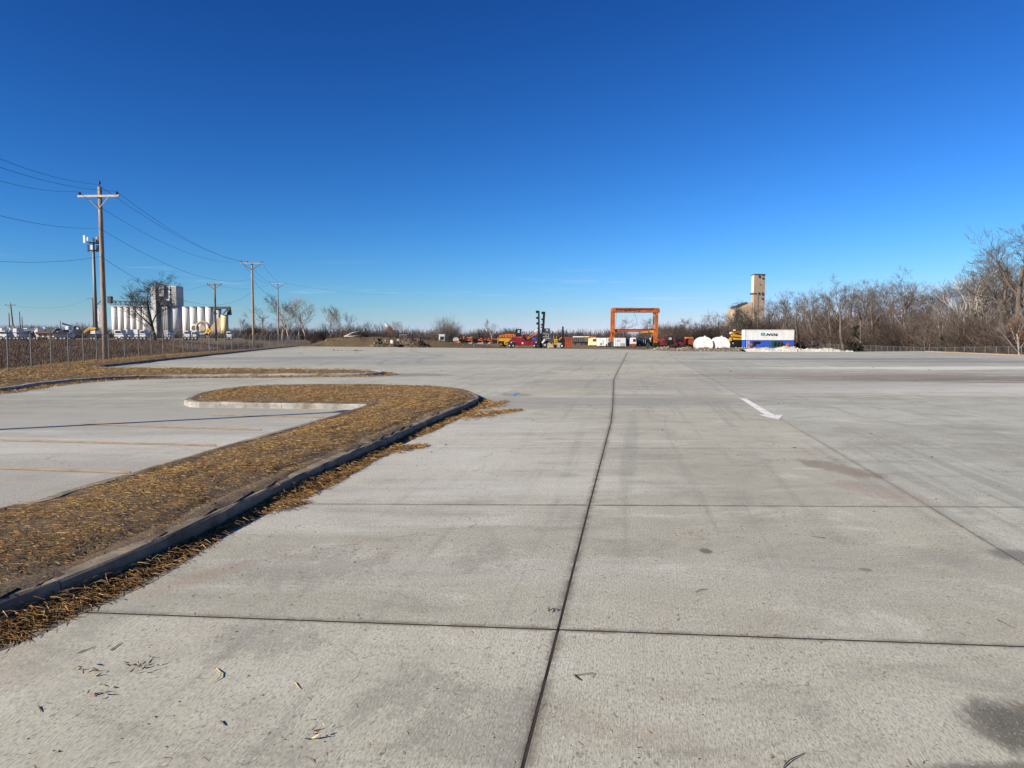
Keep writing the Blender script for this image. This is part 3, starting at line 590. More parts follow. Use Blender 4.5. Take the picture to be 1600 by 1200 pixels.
for (ax_, ay_, bx, by, k, sp) in ((720, 652, 812, 641, 1500, .22), (600, 705, 665, 697, 700, .13), (735, 640, 790, 628, 900, .25), (430, 795, 470, 786, 300, .08)):
    A = P(ax_, ay_); B = P(bx, by); tt = rs.rand(k) ** 1.2
    x = np.r_[x, A.x + (B.x - A.x) * tt + rs.randn(k) * sp * (1.1 - tt)]; y = np.r_[y, A.y + (B.y - A.y) * tt + rs.randn(k) * sp * 1.5 * (1.1 - tt)]; z = np.r_[z, 0.004 + 0.02 * rs.rand(k)]
n = len(x); strands('gutter_straw', x, y, z, rs.uniform(0.04, 0.15, n), rs.uniform(0.0010, 0.0024, n) * (1 + y / 12), rs, island, 0.25, wts=(.06, .16, .28, .28, .04, .2))
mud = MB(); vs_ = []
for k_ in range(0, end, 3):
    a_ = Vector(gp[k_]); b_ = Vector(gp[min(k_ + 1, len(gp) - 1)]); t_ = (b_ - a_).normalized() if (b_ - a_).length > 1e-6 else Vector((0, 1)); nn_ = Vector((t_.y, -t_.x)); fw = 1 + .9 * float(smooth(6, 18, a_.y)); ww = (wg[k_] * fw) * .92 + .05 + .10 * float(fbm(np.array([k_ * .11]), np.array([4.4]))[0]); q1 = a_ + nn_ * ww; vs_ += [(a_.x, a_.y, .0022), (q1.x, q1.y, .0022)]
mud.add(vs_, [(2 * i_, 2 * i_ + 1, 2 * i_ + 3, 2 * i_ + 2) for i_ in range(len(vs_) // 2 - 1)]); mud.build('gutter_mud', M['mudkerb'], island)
# straw and dry grass on the verge
pa = np.array(VER); N = 150000; x = rs.uniform(-40, -5, N); y = 10 + 65 * rs.rand(N) ** 1.3
ok = inpoly(x, y, VER); x, y = x[ok], y[ok]; d = distpoly(x, y, VER); ok = (rs.rand(len(x)) < smooth(0.05, 0.8, d) * 0.9) & (np.abs(x) < y * 0.75 + 3); x, y, d = x[ok], y[ok], d[ok]
n = len(x); strands('verge_straw', x, y, ver_h2(x, y, d) + 0.01, rs.uniform(0.08, 0.25, n), rs.uniform(0.004, 0.008, n), rs, verge, 0.35)
K = 5000; vg = np.array(resample(vk[:14], 0.1)); i = rs.randint(0, len(vg) - 2, K); t = vg[i + 1] - vg[i]; t /= np.linalg.norm(t, axis=1)[:, None] + 1e-9
u = rs.rand(K) ** 1.3 * (0.25 + 0.5 * fbm(i * 0.03, i * 0 + 8.0)); x = vg[i][:, 0] + t[:, 1] * u; y = vg[i][:, 1] - t[:, 0] * u
strands('gutter_straw', x, y, 0.005 + 0.03 * rs.rand(K), rs.uniform(0.08, 0.22, K), rs.uniform(0.005, 0.009, K), rs, verge, 0.3, wts=(.08, .2, .3, .26, .04, .12))
# ---- loose chaff over the near concrete
N = 2600; x = rs.uniform(-4, 5, N); y = 2.4 + 13 * rs.rand(N) ** 1.5
ok = ~inpoly(x, y, ISL); x, y = x[ok], y[ok]; keep = rs.rand(len(x)) < 0.2 + 0.8 * smooth(0.45, 0.6, fbm(x * 0.8, y * 0.8 + 70)); x, y = x[keep], y[keep]; n = len(x)
o = strands('straw_chaff', x, y, np.full(n, 0.003), rs.uniform(0.008, 0.05, n), rs.uniform(0.0007, 0.0016, n), rs, None, 0.06, wts=(.10, .14, .15, .3, .06, .45)); o['label'] = 'loose straw chaff scattered over the concrete'
K = 4200; rsl = np.random.RandomState(23); u = rsl.rand(K)
lx = np.where(u < .45, rsl.uniform(-3.5, 7, K), np.where(u < .75, rsl.normal(16, 7, K), rsl.uniform(-8, 30, K))); ly = np.where(u < .45, 2.6 + 16 * rsl.rand(K) ** 1.4, np.where(u < .75, rsl.normal(31, 3.2, K), rsl.uniform(12, 70, K)))
ok = ~inpoly(lx, ly, ISL) & ~inpoly(lx, ly, VER) & (ly > 2.3) & inpoly(lx, ly, LOT); ok &= rsl.rand(K) < .05 + .95 * smooth(.46, .60, fbm(lx * .7 + 5, ly * .7)); lx, ly = lx[ok], ly[ok]; n = len(lx)
sz = rsl.uniform(.0009, .0026, n) * (1 + ly / 9) * (1 + (rsl.rand(n) < .04) * 1.2)
bq = np.array([(-1, -1, -.5), (1, -1, -.5), (1, 1, -.5), (-1, 1, -.5), (-.7, -.7, .45), (.7, -.6, .5), (.6, .7, .4), (-.7, .6, .5)]); bfq = np.array([(3, 2, 1, 0), (4, 5, 6, 7), (0, 1, 5, 4), (1, 2, 6, 5), (2, 3, 7, 6), (3, 0, 4, 7)])
Bv = bq[None] * (1 + .3 * rsl.randn(n, 8, 3)) * sz[:, None, None] * np.stack([rsl.uniform(.7, 2.2, n), rsl.uniform(.6, 1.6, n), np.ones(n)], 1)[:, None, :]; Bv += np.stack([lx, ly, sz * .35], 1)[:, None, :]
clr = np.array([[.075, .056, .038], [.12, .092, .062], [.05, .04, .03], [.22, .19, .15], [.5, .47, .4]])[rsl.choice(5, n, p=[.34, .32, .24, .1, 0])]
o = npmesh('mud_crumbs', Bv.reshape(-1, 3), (np.arange(n)[:, None, None] * 8 + bfq[None]).reshape(-1, 4), M['weeds'], None, np.repeat(clr, 8, 0)); tag(o, 'crumbs of dried mud scattered over the concrete', kind='stuff')
# ---- puddles
def puddle(pix):
    pts = [P(a, b, 0.005) for a, b in pix]; m_ = MB(); m_.add(pts, [tuple(range(len(pts)))]); tag(m_.build('puddle', M['water']), kind='structure')
puddle([(580, 583.4), (592, 582), (604, 580.8), (613, 580.2), (616, 581.6), (606, 583), (604, 585.3), (594, 586.4), (583, 586.2), (590, 584.6)])
puddle([(800, 616), (803, 613.8), (809, 613.2), (812, 614.4), (806, 616.2), (803, 618.4), (801, 617.8)])
# ================================================================== FENCES
def fence(line, label, zf, spacing=3.0, H=1.78, arms=True, wire_r=0.0022, name='chain_link_fence', diag=0.085, armdir=1):
    pts = [Vector((a, b)) for a, b in line]; L = [0]
    for a, b in zip(pts, pts[1:]): L.append(L[-1] + (b - a).length)
    at = lambda s: Vector((np.interp(s, L, [p.x for p in pts]), np.interp(s, L, [p.y for p in pts])))
    n = int(L[-1] / spacing); p0 = at(0); root = thing(name, label, 'fence', (p0.x, p0.y, zf(p0.x, p0.y)))
    base = Vector(root.location)
    pm = MB(); pm.tube([(0, 0, -0.3), (0, 0, H + 0.04)], 0.036, 8); pme = pm.mesh('post'); pme.materials.append(M['galv'])
    tops = []
    for i in range(n + 1):
        p = at(i * spacing); z = zf(p.x, p.y); o = link('post', pme, root, Vector((p.x, p.y, z)) - base)
        t = (at(min(i * spacing + 1, L[-1])) - at(max(i * spacing - 1, 0))).normalized(); nr = Vector((t.y, -t.x, 0)) * armdir
        tops.append((Vector((p.x, p.y, z + H)) - base, nr))
        if arms:
            am = MB(); am.bar((0, 0, H - 0.02), (nr.x * 0.31, nr.y * 0.31, H + 0.30), 0.05, 0.025); am.build('barb_arm', M['galv'], o)
    rm = MB(); rm.tube([t[0] for t in tops], 0.021, 6); rm.build('top_rail', M['galv'], root)
    if arms:
        for k in (0.3, 0.62, 0.96):
            bm_ = MB(); bm_.tube([t[0] + t[1] * 0.31 * k + Vector((0, 0, 0.32 * k)) for t in tops], 0.004, 3); bm_.build('barbed_wire', M['galv'], root)
    # chain link: two families of diagonal wires
    V = []; Fq = []
    total = n * spacing
    for sgn in (1, -1):
        s = -H if sgn > 0 else 0
        while s < total + (0 if sgn > 0 else H):
            a, b = (s, s + H) if sgn > 0 else (s, s - H)
            ca, cb = min(max(a, 0), total), min(max(b, 0), total)
            if ca != cb:
                za = (ca - a) / (b - a) * H; zb = (cb - a) / (b - a) * H
                for_pts = []
                for (ss, zz) in ((ca, za), ((ca + cb) / 2, (za + zb) / 2), (cb, zb)):
                    p = at(ss); for_pts.append(Vector((p.x, p.y, zf_cache(zf, p) + 0.03 + zz * (H - 0.03) / H)) - base)
                b0 = len(V)
                for p in for_pts:
                    for j in range(3):
                        an = 2.094 * j; V.append((p.x + wire_r * math.cos(an) * 0.7, p.y + wire_r * math.sin(an) * 0.7, p.z + wire_r * (1 if j == 0 else -0.6)))
                for r in range(2):
                    for j in range(3): Fq.append((b0 + r * 3 + j, b0 + r * 3 + (j + 1) % 3, b0 + r * 3 + 3 + (j + 1) % 3, b0 + r * 3 + 3 + j))
            s += diag
    tag(npmesh('chain_link_mesh', np.array(V), np.array(Fq), M['galv'], root), kind='stuff')
    return root
_zc = {}
def zf_cache(zf, p):
    k = (zf.__name__, round(p.x * 2), round(p.y * 2))
    if k not in _zc: _zc[k] = zf(p.x, p.y)
    return _zc[k]
def zf_left(x, y): return 0.03
def zf_right(x, y): return float(-1.28 - 0.56 * (y - 90) / 29 if y < 119 else -1.84 + 0.1 * min(1, (y - 119) / 50))
fence(FENCE_L, 'chain link fence with angled barbed wire arms along the left verge', zf_left, armdir=1)
fence([(61.0, 82), (62, 90), (66, 119), (73, 170), (77, 200)], 'low chain link fence in front of the right hand thicket', zf_right, arms=False, wire_r=0.003, diag=0.1)
# ================================================================== POLES AND WIRES
def pole(px, py_top, D, zb, label, arm=2.9, arm_z=0.65, mt='wood', braces=True, r=(0.19, 0.13), rz=0.0, topin=True, name='utility_pole', insul=(-1, 1), flat_arm=False, lean=0.0):
    x = X(px, D); H = Z(py_top, D) - zb
    t = thing(name, label, 'utility pole', (x, D, zb), rz, None)
    m_ = MB(); m_.tube([(lean * H * k, 0, H * k) for k in (-0.02, 0.25, 0.5, 0.75, 1)], [r[0] + (r[1] - r[0]) * k for k in (0, .25, .5, .75, 1)], 12); m_.build('pole_shaft', M[mt], t, True)
    if arm:
        m_ = MB(); m_.box(-arm / 2 + lean * H, arm / 2 + lean * H, -0.24, -0.12, H - arm_z - 0.07, H - arm_z + 0.07); m_.build('crossarm', M['armwood' if mt == 'wood' else 'darkwood'], t)
        if braces:
            for s in (-1, 1):
                m_ = MB(); m_.bar((lean * H + s * arm * (0.27 if arm_z > .3 else .42), -0.26, H - arm_z - 0.06), (lean * H, -0.2, H - arm_z - arm * 0.3), 0.06 if arm_z > .3 else .13, 0.04); m_.build('brace', M['galv' if mt == 'wood' else 'darkwood'], t)
        for s in insul:
            m_ = MB(); q = s * (arm / 2 - 0.14) + lean * H; m_.tube([(q, -0.18, H - arm_z + 0.07), (q, -0.18, H - arm_z + 0.14), (q, -0.18, H - arm_z + 0.2), (q, -0.18, H - arm_z + 0.30)], [0.03, 0.09, 0.09, 0.04], 8); m_.build('insulator', M['insul'], t)
    if topin:
        m_ = MB(); m_.tube([(lean * H, 0, H), (lean * H, 0, H + 0.18), (lean * H, 0, H + 0.24), (lean * H, 0, H + 0.42)], [0.03, 0.03, 0.09, 0.04], 8); m_.build('insulator', M['insul'], t)
    return t, H
def wire(pts3, sag, label, r=0.012):
    a, b = Vector(pts3[0]), Vector(pts3[1]); q = [a.lerp(b, k / 24) + Vector((0, 0, -sag * 4 * (k / 24) * (1 - k / 24))) for k in range(25)]
    c = (a + b) / 2; m_ = MB(); m_.tube([p - a for p in q], r, 4); o = m_.build('power_wire', M['wire'], None, loc=a); tag(o, label, 'wire', 'overhead wires'); return o
D1, D2, D3, D4 = 52.0, 110.0, 165.0, 150.0
p1, H1 = pole(165, 296, D1, 0.0, 'nearest tall wooden utility pole with bleached crossarm by the left fence', rz=-0.05)
p2, H2 = pole(397, 411, D2, 0.1, 'second tall wooden utility pole with pale flat crossarm, right of the sign', arm=3.2, arm_z=0.15, rz=0.15, topin=False, insul=(-1, -0.4, 1))
p3, H3 = pole(436, 443, D3, 0.0, 'farther utility pole with crossarm standing by the bare trees', arm=3.6, arm_z=0.15, rz=0.1, topin=False, insul=(-1, -0.4, 1))
p4, H4 = pole(338.5, 444.5, D4, 1.0, 'utility pole with crossarm standing in front of the right silo row', arm=3.0, arm_z=0.15, mt='darkwood', topin=False, insul=(-1, 0.05, 1), r=(.2, .15))
p5, H5 = pole(148, 465.5, 330, 1.0, 'small dark far pole just left of the cell tower', arm=4.4, arm_z=0.4, mt='darkwood', topin=False, braces=False, r=(.3, .22))
p6, H6 = pole(24, 475, 210, 1.0, 'leaning dark utility pole with crossarm behind the parked trucks', arm=2.9, arm_z=0.4, mt='darkwood', topin=True, r=(.24, .16), lean=-0.07)
p7, H7 = pole(17, 490, 260, 1.0, 'short dark pole left of the leaning far pole', arm=0, mt='darkwood', topin=True, r=(.22, .16))
p8, H8 = pole(33.5, 488, 250, 1.0, 'short dark pole right of the leaning far pole', arm=0, mt='darkwood', topin=True, r=(.2, .14))
p9, H9 = pole(37, 496, 260, 1.0, 'shortest dark pole at the right of the far pole cluster', arm=0, mt='darkwood', topin=True, r=(.2, .14))
p10, H10 = pole(96.5, 501, 190, 1.0, 'thin grey far pole above the parked trucks', arm=0, mt='darkwood', topin=False, r=(.1, .08))
def V3(px, py, D): return (X(px, D), D, Z(py, D))
DL = 27.0
wire([V3(-90, 205, 33), V3(163, 292, D1)], 0.5, 'top overhead wire from the left edge to the nearest pole')
wire([V3(-90, 226, 33), V3(189, 302, D1)], 0.5, 'second overhead wire from the left edge to the nearest pole')
wire([V3(-80, 255, 33), V3(129, 303, D1)], 0.4, 'third overhead wire from the left edge to the nearest pole')
wire([V3(-80, 313, 33), V3(161, 358.5, D1)], 0.4, 'middle overhead wire from the left edge to the nearest pole')
wire([V3(-60, 404, 36), V3(163, 402, D1)], 0.3, 'lowest overhead wire from the left edge to the nearest pole')
wire([V3(163, 293, D1), V3(391, 410, D2)], 1.1, 'overhead wire from nearest pole top to the second pole')
wire([V3(190, 302, D1), V3(412, 411, D2)], 1.5, 'right overhead wire from nearest pole crossarm to the second pole')
wire([V3(129, 303, D1), V3(381, 410, D2)], 1.5, 'left overhead wire from nearest pole crossarm to the second pole')
wire([V3(163, 359, D1), V3(397, 436, D2)], 1.6, 'middle overhead wire from nearest pole to the second pole')
wire([V3(165, 403, D1), V3(397, 456, D2)], 2.6, 'lowest overhead wire from nearest pole to the second pole')
for k, (a, b) in enumerate(((381, 424), (391, 434), (412, 447))):
    wire([V3(a, 411, D2), V3(b, 443, D3)], 0.9, ['left', 'middle', 'right'][k] + ' overhead wire between the second and the farther pole', 0.015)
wire([V3(397, 436, D2), V3(436, 463, D3)], 1.0, 'low overhead wire between the second and the farther pole', 0.015)
wire([V3(345, 446, D4), V3(426, 444, D3)], 1.0, 'overhead wire from the silo pole to the farther pole', 0.015)
wire([V3(332, 446, D4), V3(140, 466, 330)], 1.5, 'overhead wire from the silo pole back to the cell tower', 0.02)
wire([V3(447, 443, D3), V3(640, 456, 420)], 2.0, 'faint overhead wire running right from the farther pole', 0.015)
wire([V3(143, 467, 330), V3(27, 478, 210)], 2, 'faint far overhead wire left of the cell tower', 0.02)
# cell tower
Dc = 200.0; xb = X(152, Dc); zb = 1.0; Hc = Z(372, Dc) - zb
ct = thing('cell_tower', 'steel monopole cell tower with white antenna panels', 'cell tower', (xb, Dc, zb))
MB().tube([(0, 0, -0.2), (0, 0, Hc * 0.5), (0, 0, Hc - 0.6)], [0.50, 0.42, 0.32], 14).build('mast', M['galv'], ct, True)
for (zz, rr_) in ((Hc - 1.6, 1.75), (Hc - 3.6, 1.5)):
    m_ = MB(); 
    for k in range(3):
        a = k * 2.094 + 0.5; b = a + 2.094; m_.bar((rr_ * math.cos(a), rr_ * math.sin(a), zz), (rr_ * math.cos(b), rr_ * math.sin(b), zz), 0.16); m_.bar((0, 0, zz), (rr_ * .8 * math.cos(a + 1.05), rr_ * .8 * math.sin(a + 1.05), zz), 0.16)
    m_.build('antenna_platform', M['darksteel'], ct)
for k, (dx, dz, h_, wd_, mt_, dy) in enumerate(((-1.95, -1.3, 2.1, 0.55, 'white', -0.6), (-0.85, -1.3, 1.0, 0.4, 'white', -1.0), (0.1, -3.7, 1.6, 0.55, 'white', -0.9), (0.45, -1.6, 1.2, 0.4, 'darksteel', -0.8), (1.15, -1.4, 1.5, 0.45, 'steelgrey', -0.3), (1.5, -1.2, 1.9, 0.4, 'darksteel', 0.3), (-1.3, -3.6, 1.9, 0.4, 'darksteel', -0.2), (1.25, -3.7, 1.8, 0.5, 'darksteel', -0.3), (0.8, -3.3, 1.2, 0.4, 'darksteel', 0.9), (-0.6, -1.7, 1.6, 0.4, 'darksteel', 1.1), (0.9, -1.9, 1.0, 0.5, 'darksteel', 0.8))):
    MB().box(dx - wd_ / 2, dx + wd_ / 2, dy - 0.15, dy + 0.15, Hc + dz - h_ / 2 + 0.6, Hc + dz + h_ / 2 + 0.6, bev=0.04).build('antenna_panel', M[mt_], ct)
# lamp post left of the view whose shadow crosses the parking bays
tl = -SUN_AZ; s0 = P(0, 671); bx_ = Vector((s0.x, s0.y)) - tl * 10.5
lp = thing('lamp_post', 'tall parking lot lamp post left of the view, its shadow crossing the bays', 'lamp post', (bx_.x, bx_.y, 0))
MB().tube([(0, 0, 0), (0, 0, 0.7)], 0.32, 14).build('concrete_base', M['kerb'], lp, True)
MB().tube([(0, 0, 0.7), (0, 0, 7.7)], [0.11, 0.09], 10).build('pole_shaft', M['darksteel'], lp, True)
MB().box(-0.13, 0.13, -0.13, 0.4, 7.7, 7.82, bev=0.02).build('lamp_head', M['darksteel'], lp)
# railroad sign
Ds = 100.0; sg = thing('railroad_sign', 'yellow diamond railroad crossing sign with black cross behind the fence', 'sign', (X(326.5, Ds), Ds, tz(X(326.5, Ds), Ds)))
zc_ = Z(517, Ds) - sg.location.z
MB().bar((0, 0.06, 0), (0, 0.06, zc_ + .3), 0.07).build('post', M['galv'], sg)
q = 0.44; MB().prism([(-q, zc_), (0, zc_ - q), (q, zc_), (0, zc_ + q)], -0.012, 0.012).build('sign_plate', M['signyellow'], sg)
for s in (-1, 1): MB().bar((-0.17, -0.02 - 0.004 * s, zc_ - 0.17 * s), (0.17, -0.02 - 0.004 * s, zc_ + 0.17 * s), 0.075, 0.006).build('sign_cross', M['black'], sg)
MB().prism([(-q * .93, zc_), (0, zc_ - q * .93), (q * .93, zc_), (0, zc_ + q * .93)], -0.0145, -0.0135).build('sign_border', M['black'], sg)
MB().prism([(-q * .86, zc_), (0, zc_ - q * .86), (q * .86, zc_), (0, zc_ + q * .86)], -0.017, -0.015).build('sign_face', M['signyellow'], sg)
# access road on the left embankment
rp = [(150, 531.5), (200, 532.5), (245, 534.2), (290, 537), (330, 540)]
m_ = MB(); vs = []
for i, (a, b) in enumerate(rp):
    D = 128 - 7 * i; x = X(a, D)
    for k in range(5): yy = D - 5 + k * 2.6; vs.append((x, yy, tz(x, yy) + 0.12))
fs = [(i * 5 + k, i * 5 + k + 1, i * 5 + k + 6, i * 5 + k + 5) for i in range(len(rp) - 1) for k in range(4)]
m_.add(vs, fs); tag(m_.build('access_road', M['asphalt'], None, True), kind='structure')
# ================================================================== GRAIN ELEVATORS
Dg = 650.0
def silo(px, r, py_top, D, label, mt='silo', hatch=True):
    x = X(px, D); z0 = 1.0; H = Z(py_top, D) - z0; t = thing('grain_silo', label, 'silo', (x, D, z0), 0, 'concrete grain silos')
    m_ = MB(); m_.tube([(0, 0, -2), (0, 0, H)], r, 28); m_.build('wall', M[mt], t)
    me = t.children[0].data; me.polygons.foreach_set('use_smooth', [len(p.vertices) == 4 for p in me.polygons])
    m_ = MB(); m_.tube([(0, 0, H), (0, 0, H + 0.5)], [r + 0.25, r + 0.25], 28); m_.build('roof_slab', M['silogrey'], t); return t
ordn = ['first', 'second', 'third', 'fourth', 'fifth', 'sixth', 'seventh']
for k in range(6): silo(182 + 9.6 * k, 2.65, 480.5, Dg, ordn[k] + ' white silo from the left in the left silo row')
for k, px in enumerate((293, 304.5, 316.5, 329)): silo(px, 3.1, 480.5, Dg - 7, ordn[k] + ' slim white silo from the left in the right silo row')
silo(276, 5.6, 479, Dg + 4, 'wide white silo right beside the grain elevator headhouse')
silo(342, 3.0, 484, Dg - 5, 'last and lowest white silo at the right end of the row')
silo(352.5, 2.9, 493, Dg - 34, 'cream yellow silo at the right end of the grain elevator', 'siloyellow')
def T_(name, label, cat, px, D, zb): return thing(name, label, cat, (X(px, D), D, zb))
hh = T_('elevator_headhouse', 'tall white and grey grain elevator headhouse between the silo rows', 'building', 262, Dg, 1.0)
zz = lambda py, D=Dg: Z(py, D) - 1.0
xx = lambda px, D=Dg: X(px, D) - X(262, D)
rot8 = Matrix.Rotation(0.5, 3, 'Z')
hb = MB(); hb.box(xx(246), xx(280), -2, 12, zz(478), zz(447.5)); hb.build('upper_block', M['silo'], hh)
MB().box(xx(252), xx(263), -4.6, -2, zz(464), zz(446.5)).build('bay', M['silogrey'], hh)
MB().box(xx(267), xx(271), -2.8, -2, zz(478), zz(448)).build('shaft', M['silo'], hh)
MB().box(xx(272.5), xx(280), -2.4, -2, zz(478), zz(449)).build('side_panel', M['silogrey'], hh)
for k in range(4): MB().box(xx(269.9), xx(271.9), -2.95, -2.75, zz(455 + 6.5 * k), zz(452.8 + 6.5 * k)).build('window', M['glass'], hh)
MB().box(xx(244), xx(251), -6, 3, -1, zz(448)).build('stair_tower', M['silo'], hh)
MB().box(xx(250.5), xx(268), -3, 6, -1, zz(479)).build('lower_block', M['silogrey'], hh)
for k in range(6):
    MB().cyl((xx(252 + 2.8 * k), -3.1, -1), (xx(252 + 2.8 * k), -3.1, zz(480)), 0.75, n=10).build('leg_pipe', M['silogrey'], hh, True)
for k in range(7):
    a = rnd.uniform(253, 268); b = rnd.uniform(253, 268); MB().bar((xx(a), -4.8, zz(464 + rnd.uniform(0, 4))), (xx(b), -4.2, zz(478)), 0.5).build('spout', M['darksteel'], hh)
MB().box(xx(254), xx(268), -4.5, -2.1, zz(477), zz(471)).build('machinery_deck', M['darksteel'], hh)
for a, h_ in ((249, 444.6), (260, 445.3), (263, 445.6)): MB().box(xx(a - .8), xx(a + .8), 2, 4, zz(448), zz(h_)).build('roof_vent', M['darksteel'], hh)
gl = T_('conveyor_gallery', 'truss conveyor gallery running above the left silo row', 'conveyor', 176, Dg, 1.0)
xx = lambda px, D=Dg: X(px, D) - X(176, D)
MB().box(xx(174), xx(240), -1.2, 1.2, zz(479.6), zz(477.8)).build('deck', M['steelgrey'], gl)
for yy in (-1.3, 1.3):
    m_ = MB(); m_.bar((xx(176), yy, zz(470.5)), (xx(240), yy, zz(472.5)), 0.7); m_.build('top_chord', M['darksteel'], gl)
    for k in range(16):
        a = 177 + 4 * k; m_ = MB(); m_.bar((xx(a), yy, zz(477.5)), (xx(a + (2 if k % 2 else -2)), yy, zz(471)), 0.35); m_.build('web_member', M['darksteel'], gl)
MB().box(xx(158), xx(163), -2, 2, 0, zz(478)).build('leg_tower', M['steelgrey'], gl); MB().box(xx(161.5), xx(166), -1, 1.2, 0, zz(468)).build('leg_tower', M['darksteel'], gl)
MB().box(xx(172.5), xx(178), -2, 2, zz(474), zz(463.5)).build('machine_head', M['darksteel'], gl)
MB().bar((xx(153), 0, zz(478)), (xx(165), 0, zz(466)), 0.6).build('spout', M['darksteel'], gl)
for k in range(3): MB().cyl((xx(149 + 6 * k), 3, -1), (xx(149 + 6 * k), 3, zz(484 - 2 * k)), 1.7, n=16).build('steel_bin', M['steelgrey'], gl, True)
rg = T_('loading_spout_gallery', 'roof gallery and slanting spout above the right silo row', 'conveyor', 345, Dg - 8, 1.0)
xx = lambda px, D=Dg - 8: X(px, D) - X(345, D)
MB().box(xx(336), xx(362), -1, 1, zz(483.5), zz(480)).build('gallery', M['darksteel'], rg); MB().bar((xx(360), -3, zz(483)), (xx(341), -3, zz(505)), 0.9).build('spout', M['darksteel'], rg)
MB().prism([(xx(357), zz(493)), (xx(363), zz(493)), (xx(362), zz(483)), (xx(358), zz(483))], -1.5, 1.5).build('hopper', M['darksteel'], rg)
MB().tube([(xx(354), -24, zz(493)), (xx(354), -24, zz(488.5))], [2.6, 0.5], 16).build('cone_roof', M['darksteel'], rg)
sh = T_('brown_shed', 'low brown shed beneath the right end of the silos', 'building', 342, Dg - 20, 1.0)
xx = lambda px, D=Dg - 20: X(px, D) - X(342, D)
MB().prism([(xx(333), -1), (xx(351), -1), (xx(351), zz(500, Dg - 20)), (xx(346), zz(495, Dg - 20)), (xx(336), zz(508, Dg - 20)), (xx(333), zz(512, Dg - 20))], -4, 4).build('wall', M['tan'], sh)
# right hand concrete elevator tower
Dt = 430.0; zb = -1.5; tw = T_('elevator_tower', 'abandoned tan concrete grain elevator tower rising above the bare trees', 'building', 1183, Dt, zb)
def tp(px, py): return (X(px, Dt) - X(1183, Dt), Z(py, Dt) - zb)
a0 = X(1171.8, Dt + 8.5) - X(1183, Dt); a1 = tp(1194, 429)[0]; zt = tp(0, 429.5)[1]; xm = tp(1175.8, 0)[0]
# plan turned so that a narrow left face shows
m_ = MB(); pl = [(xm, 0), (a1, 1.2), (a1 - 0.6, 9.5), (a0, 8.5)]
m_.add([(p[0], p[1], -1) for p in pl] + [(p[0], p[1], zt) for p in pl], [(0, 1, 5, 4), (1, 2, 6, 5), (2, 3, 7, 6), (3, 0, 4, 7), (4, 5, 6, 7)]); m_.build('shaft_wall', M['tan'], tw)
m_ = MB(); m_.add([(a0 - .06, 8.45, tp(0, 457)[1]), (xm - .06, -.03, tp(0, 457)[1]), (xm - .06, -.03, zt - .3), (a0 - .06, 8.45, zt - .3)], [(0, 1, 2, 3)]); m_.build('sunlit_face', M['tanlit'], tw)  # pale sheet paints the sunlight on the tower's left face
m_ = MB(); pl2 = [(xm - .3, -.4), (a1 + .4, .9), (a1 - 1.2, 10), (a0 - .4, 9)]; m_.add([(p[0], p[1], zt) for p in pl2] + [(p[0], p[1], zt + .22) for p in pl2], [(3, 2, 1, 0), (0, 1, 5, 4), (1, 2, 6, 5), (2, 3, 7, 6), (3, 0, 4, 7), (4, 5, 6, 7)]); m_.build('parapet', M['darksteel'], tw)
def win(px, py, w_, h_):
    x_, z_ = tp(px, py); yv = 1.2 * (x_ - xm) / (a1 - xm); MB().box(x_ - w_ / 2, x_ + w_ / 2, yv - 0.25, yv + 0.3, z_ - h_ / 2, z_ + h_ / 2).build('window', M['glass'], tw)
for q in ((1184.2, 432.8, .7, 1.4), (1190.2, 430.8, .7, .7), (1190.2, 435.5, .8, .9), (1184, 459, .7, 1.4), (1190, 459.5, .8, 1.6), (1190, 467, .8, 1.0), (1185.5, 445, .4, .5)): win(*q)
for py in (441.5, 446.5):
    z_ = tp(0, py)[1]; MB().box(a0 + .9, a0 + 1.5, 5, 6.2, z_ - .5, z_ + .5, Matrix.Rotation(-1.1, 3, 'Z')).build('window', M['glass'], tw)
lo = [tp(1143, 486), tp(1150, 481), tp(1166, 473.5), tp(1176, 472), tp(1176, 540), tp(1143, 540)]; MB().prism(lo, 3, 12).build('storage_bin', M['tan'], tw)
MB().prism([tp(1150, 481), tp(1168, 473), tp(1168, 471.8), tp(1150, 479.4)], 2.6, 12.3).build('bin_roof', M['darksteel'], tw)
cc, cz = tp(1147, 0)[0], tp(0, 484)[1]; MB().cyl((cc, 3, -1), (cc, 3, cz), 1.7, n=14).build('round_bin', M['tan'], tw, True)
Dl = 200.0; lt = T_('yard_floodlight', 'dark floodlight pole standing in front of the tan tower', 'light pole', 1183, Dl, -1.7)
hz = Z(459, Dl) + 1.7; MB().tube([(0, 0, 0), (0, 0, hz + .1)], [0.16, 0.10], 8).build('pole_shaft', M['darksteel'], lt, True)
MB().bar((0, 0, hz), (X(1171, Dl) - X(1183, Dl), 0, hz), 0.12).build('arm', M['darksteel'], lt)
for px in (1171.5, 1175, 1179): MB().box(X(px - 1.3, Dl) - X(1183, Dl), X(px + 1.3, Dl) - X(1183, Dl), -0.25, 0.25, hz - 0.32, hz + 0.08, bev=.05).build('floodlight', M['darksteel'], lt)
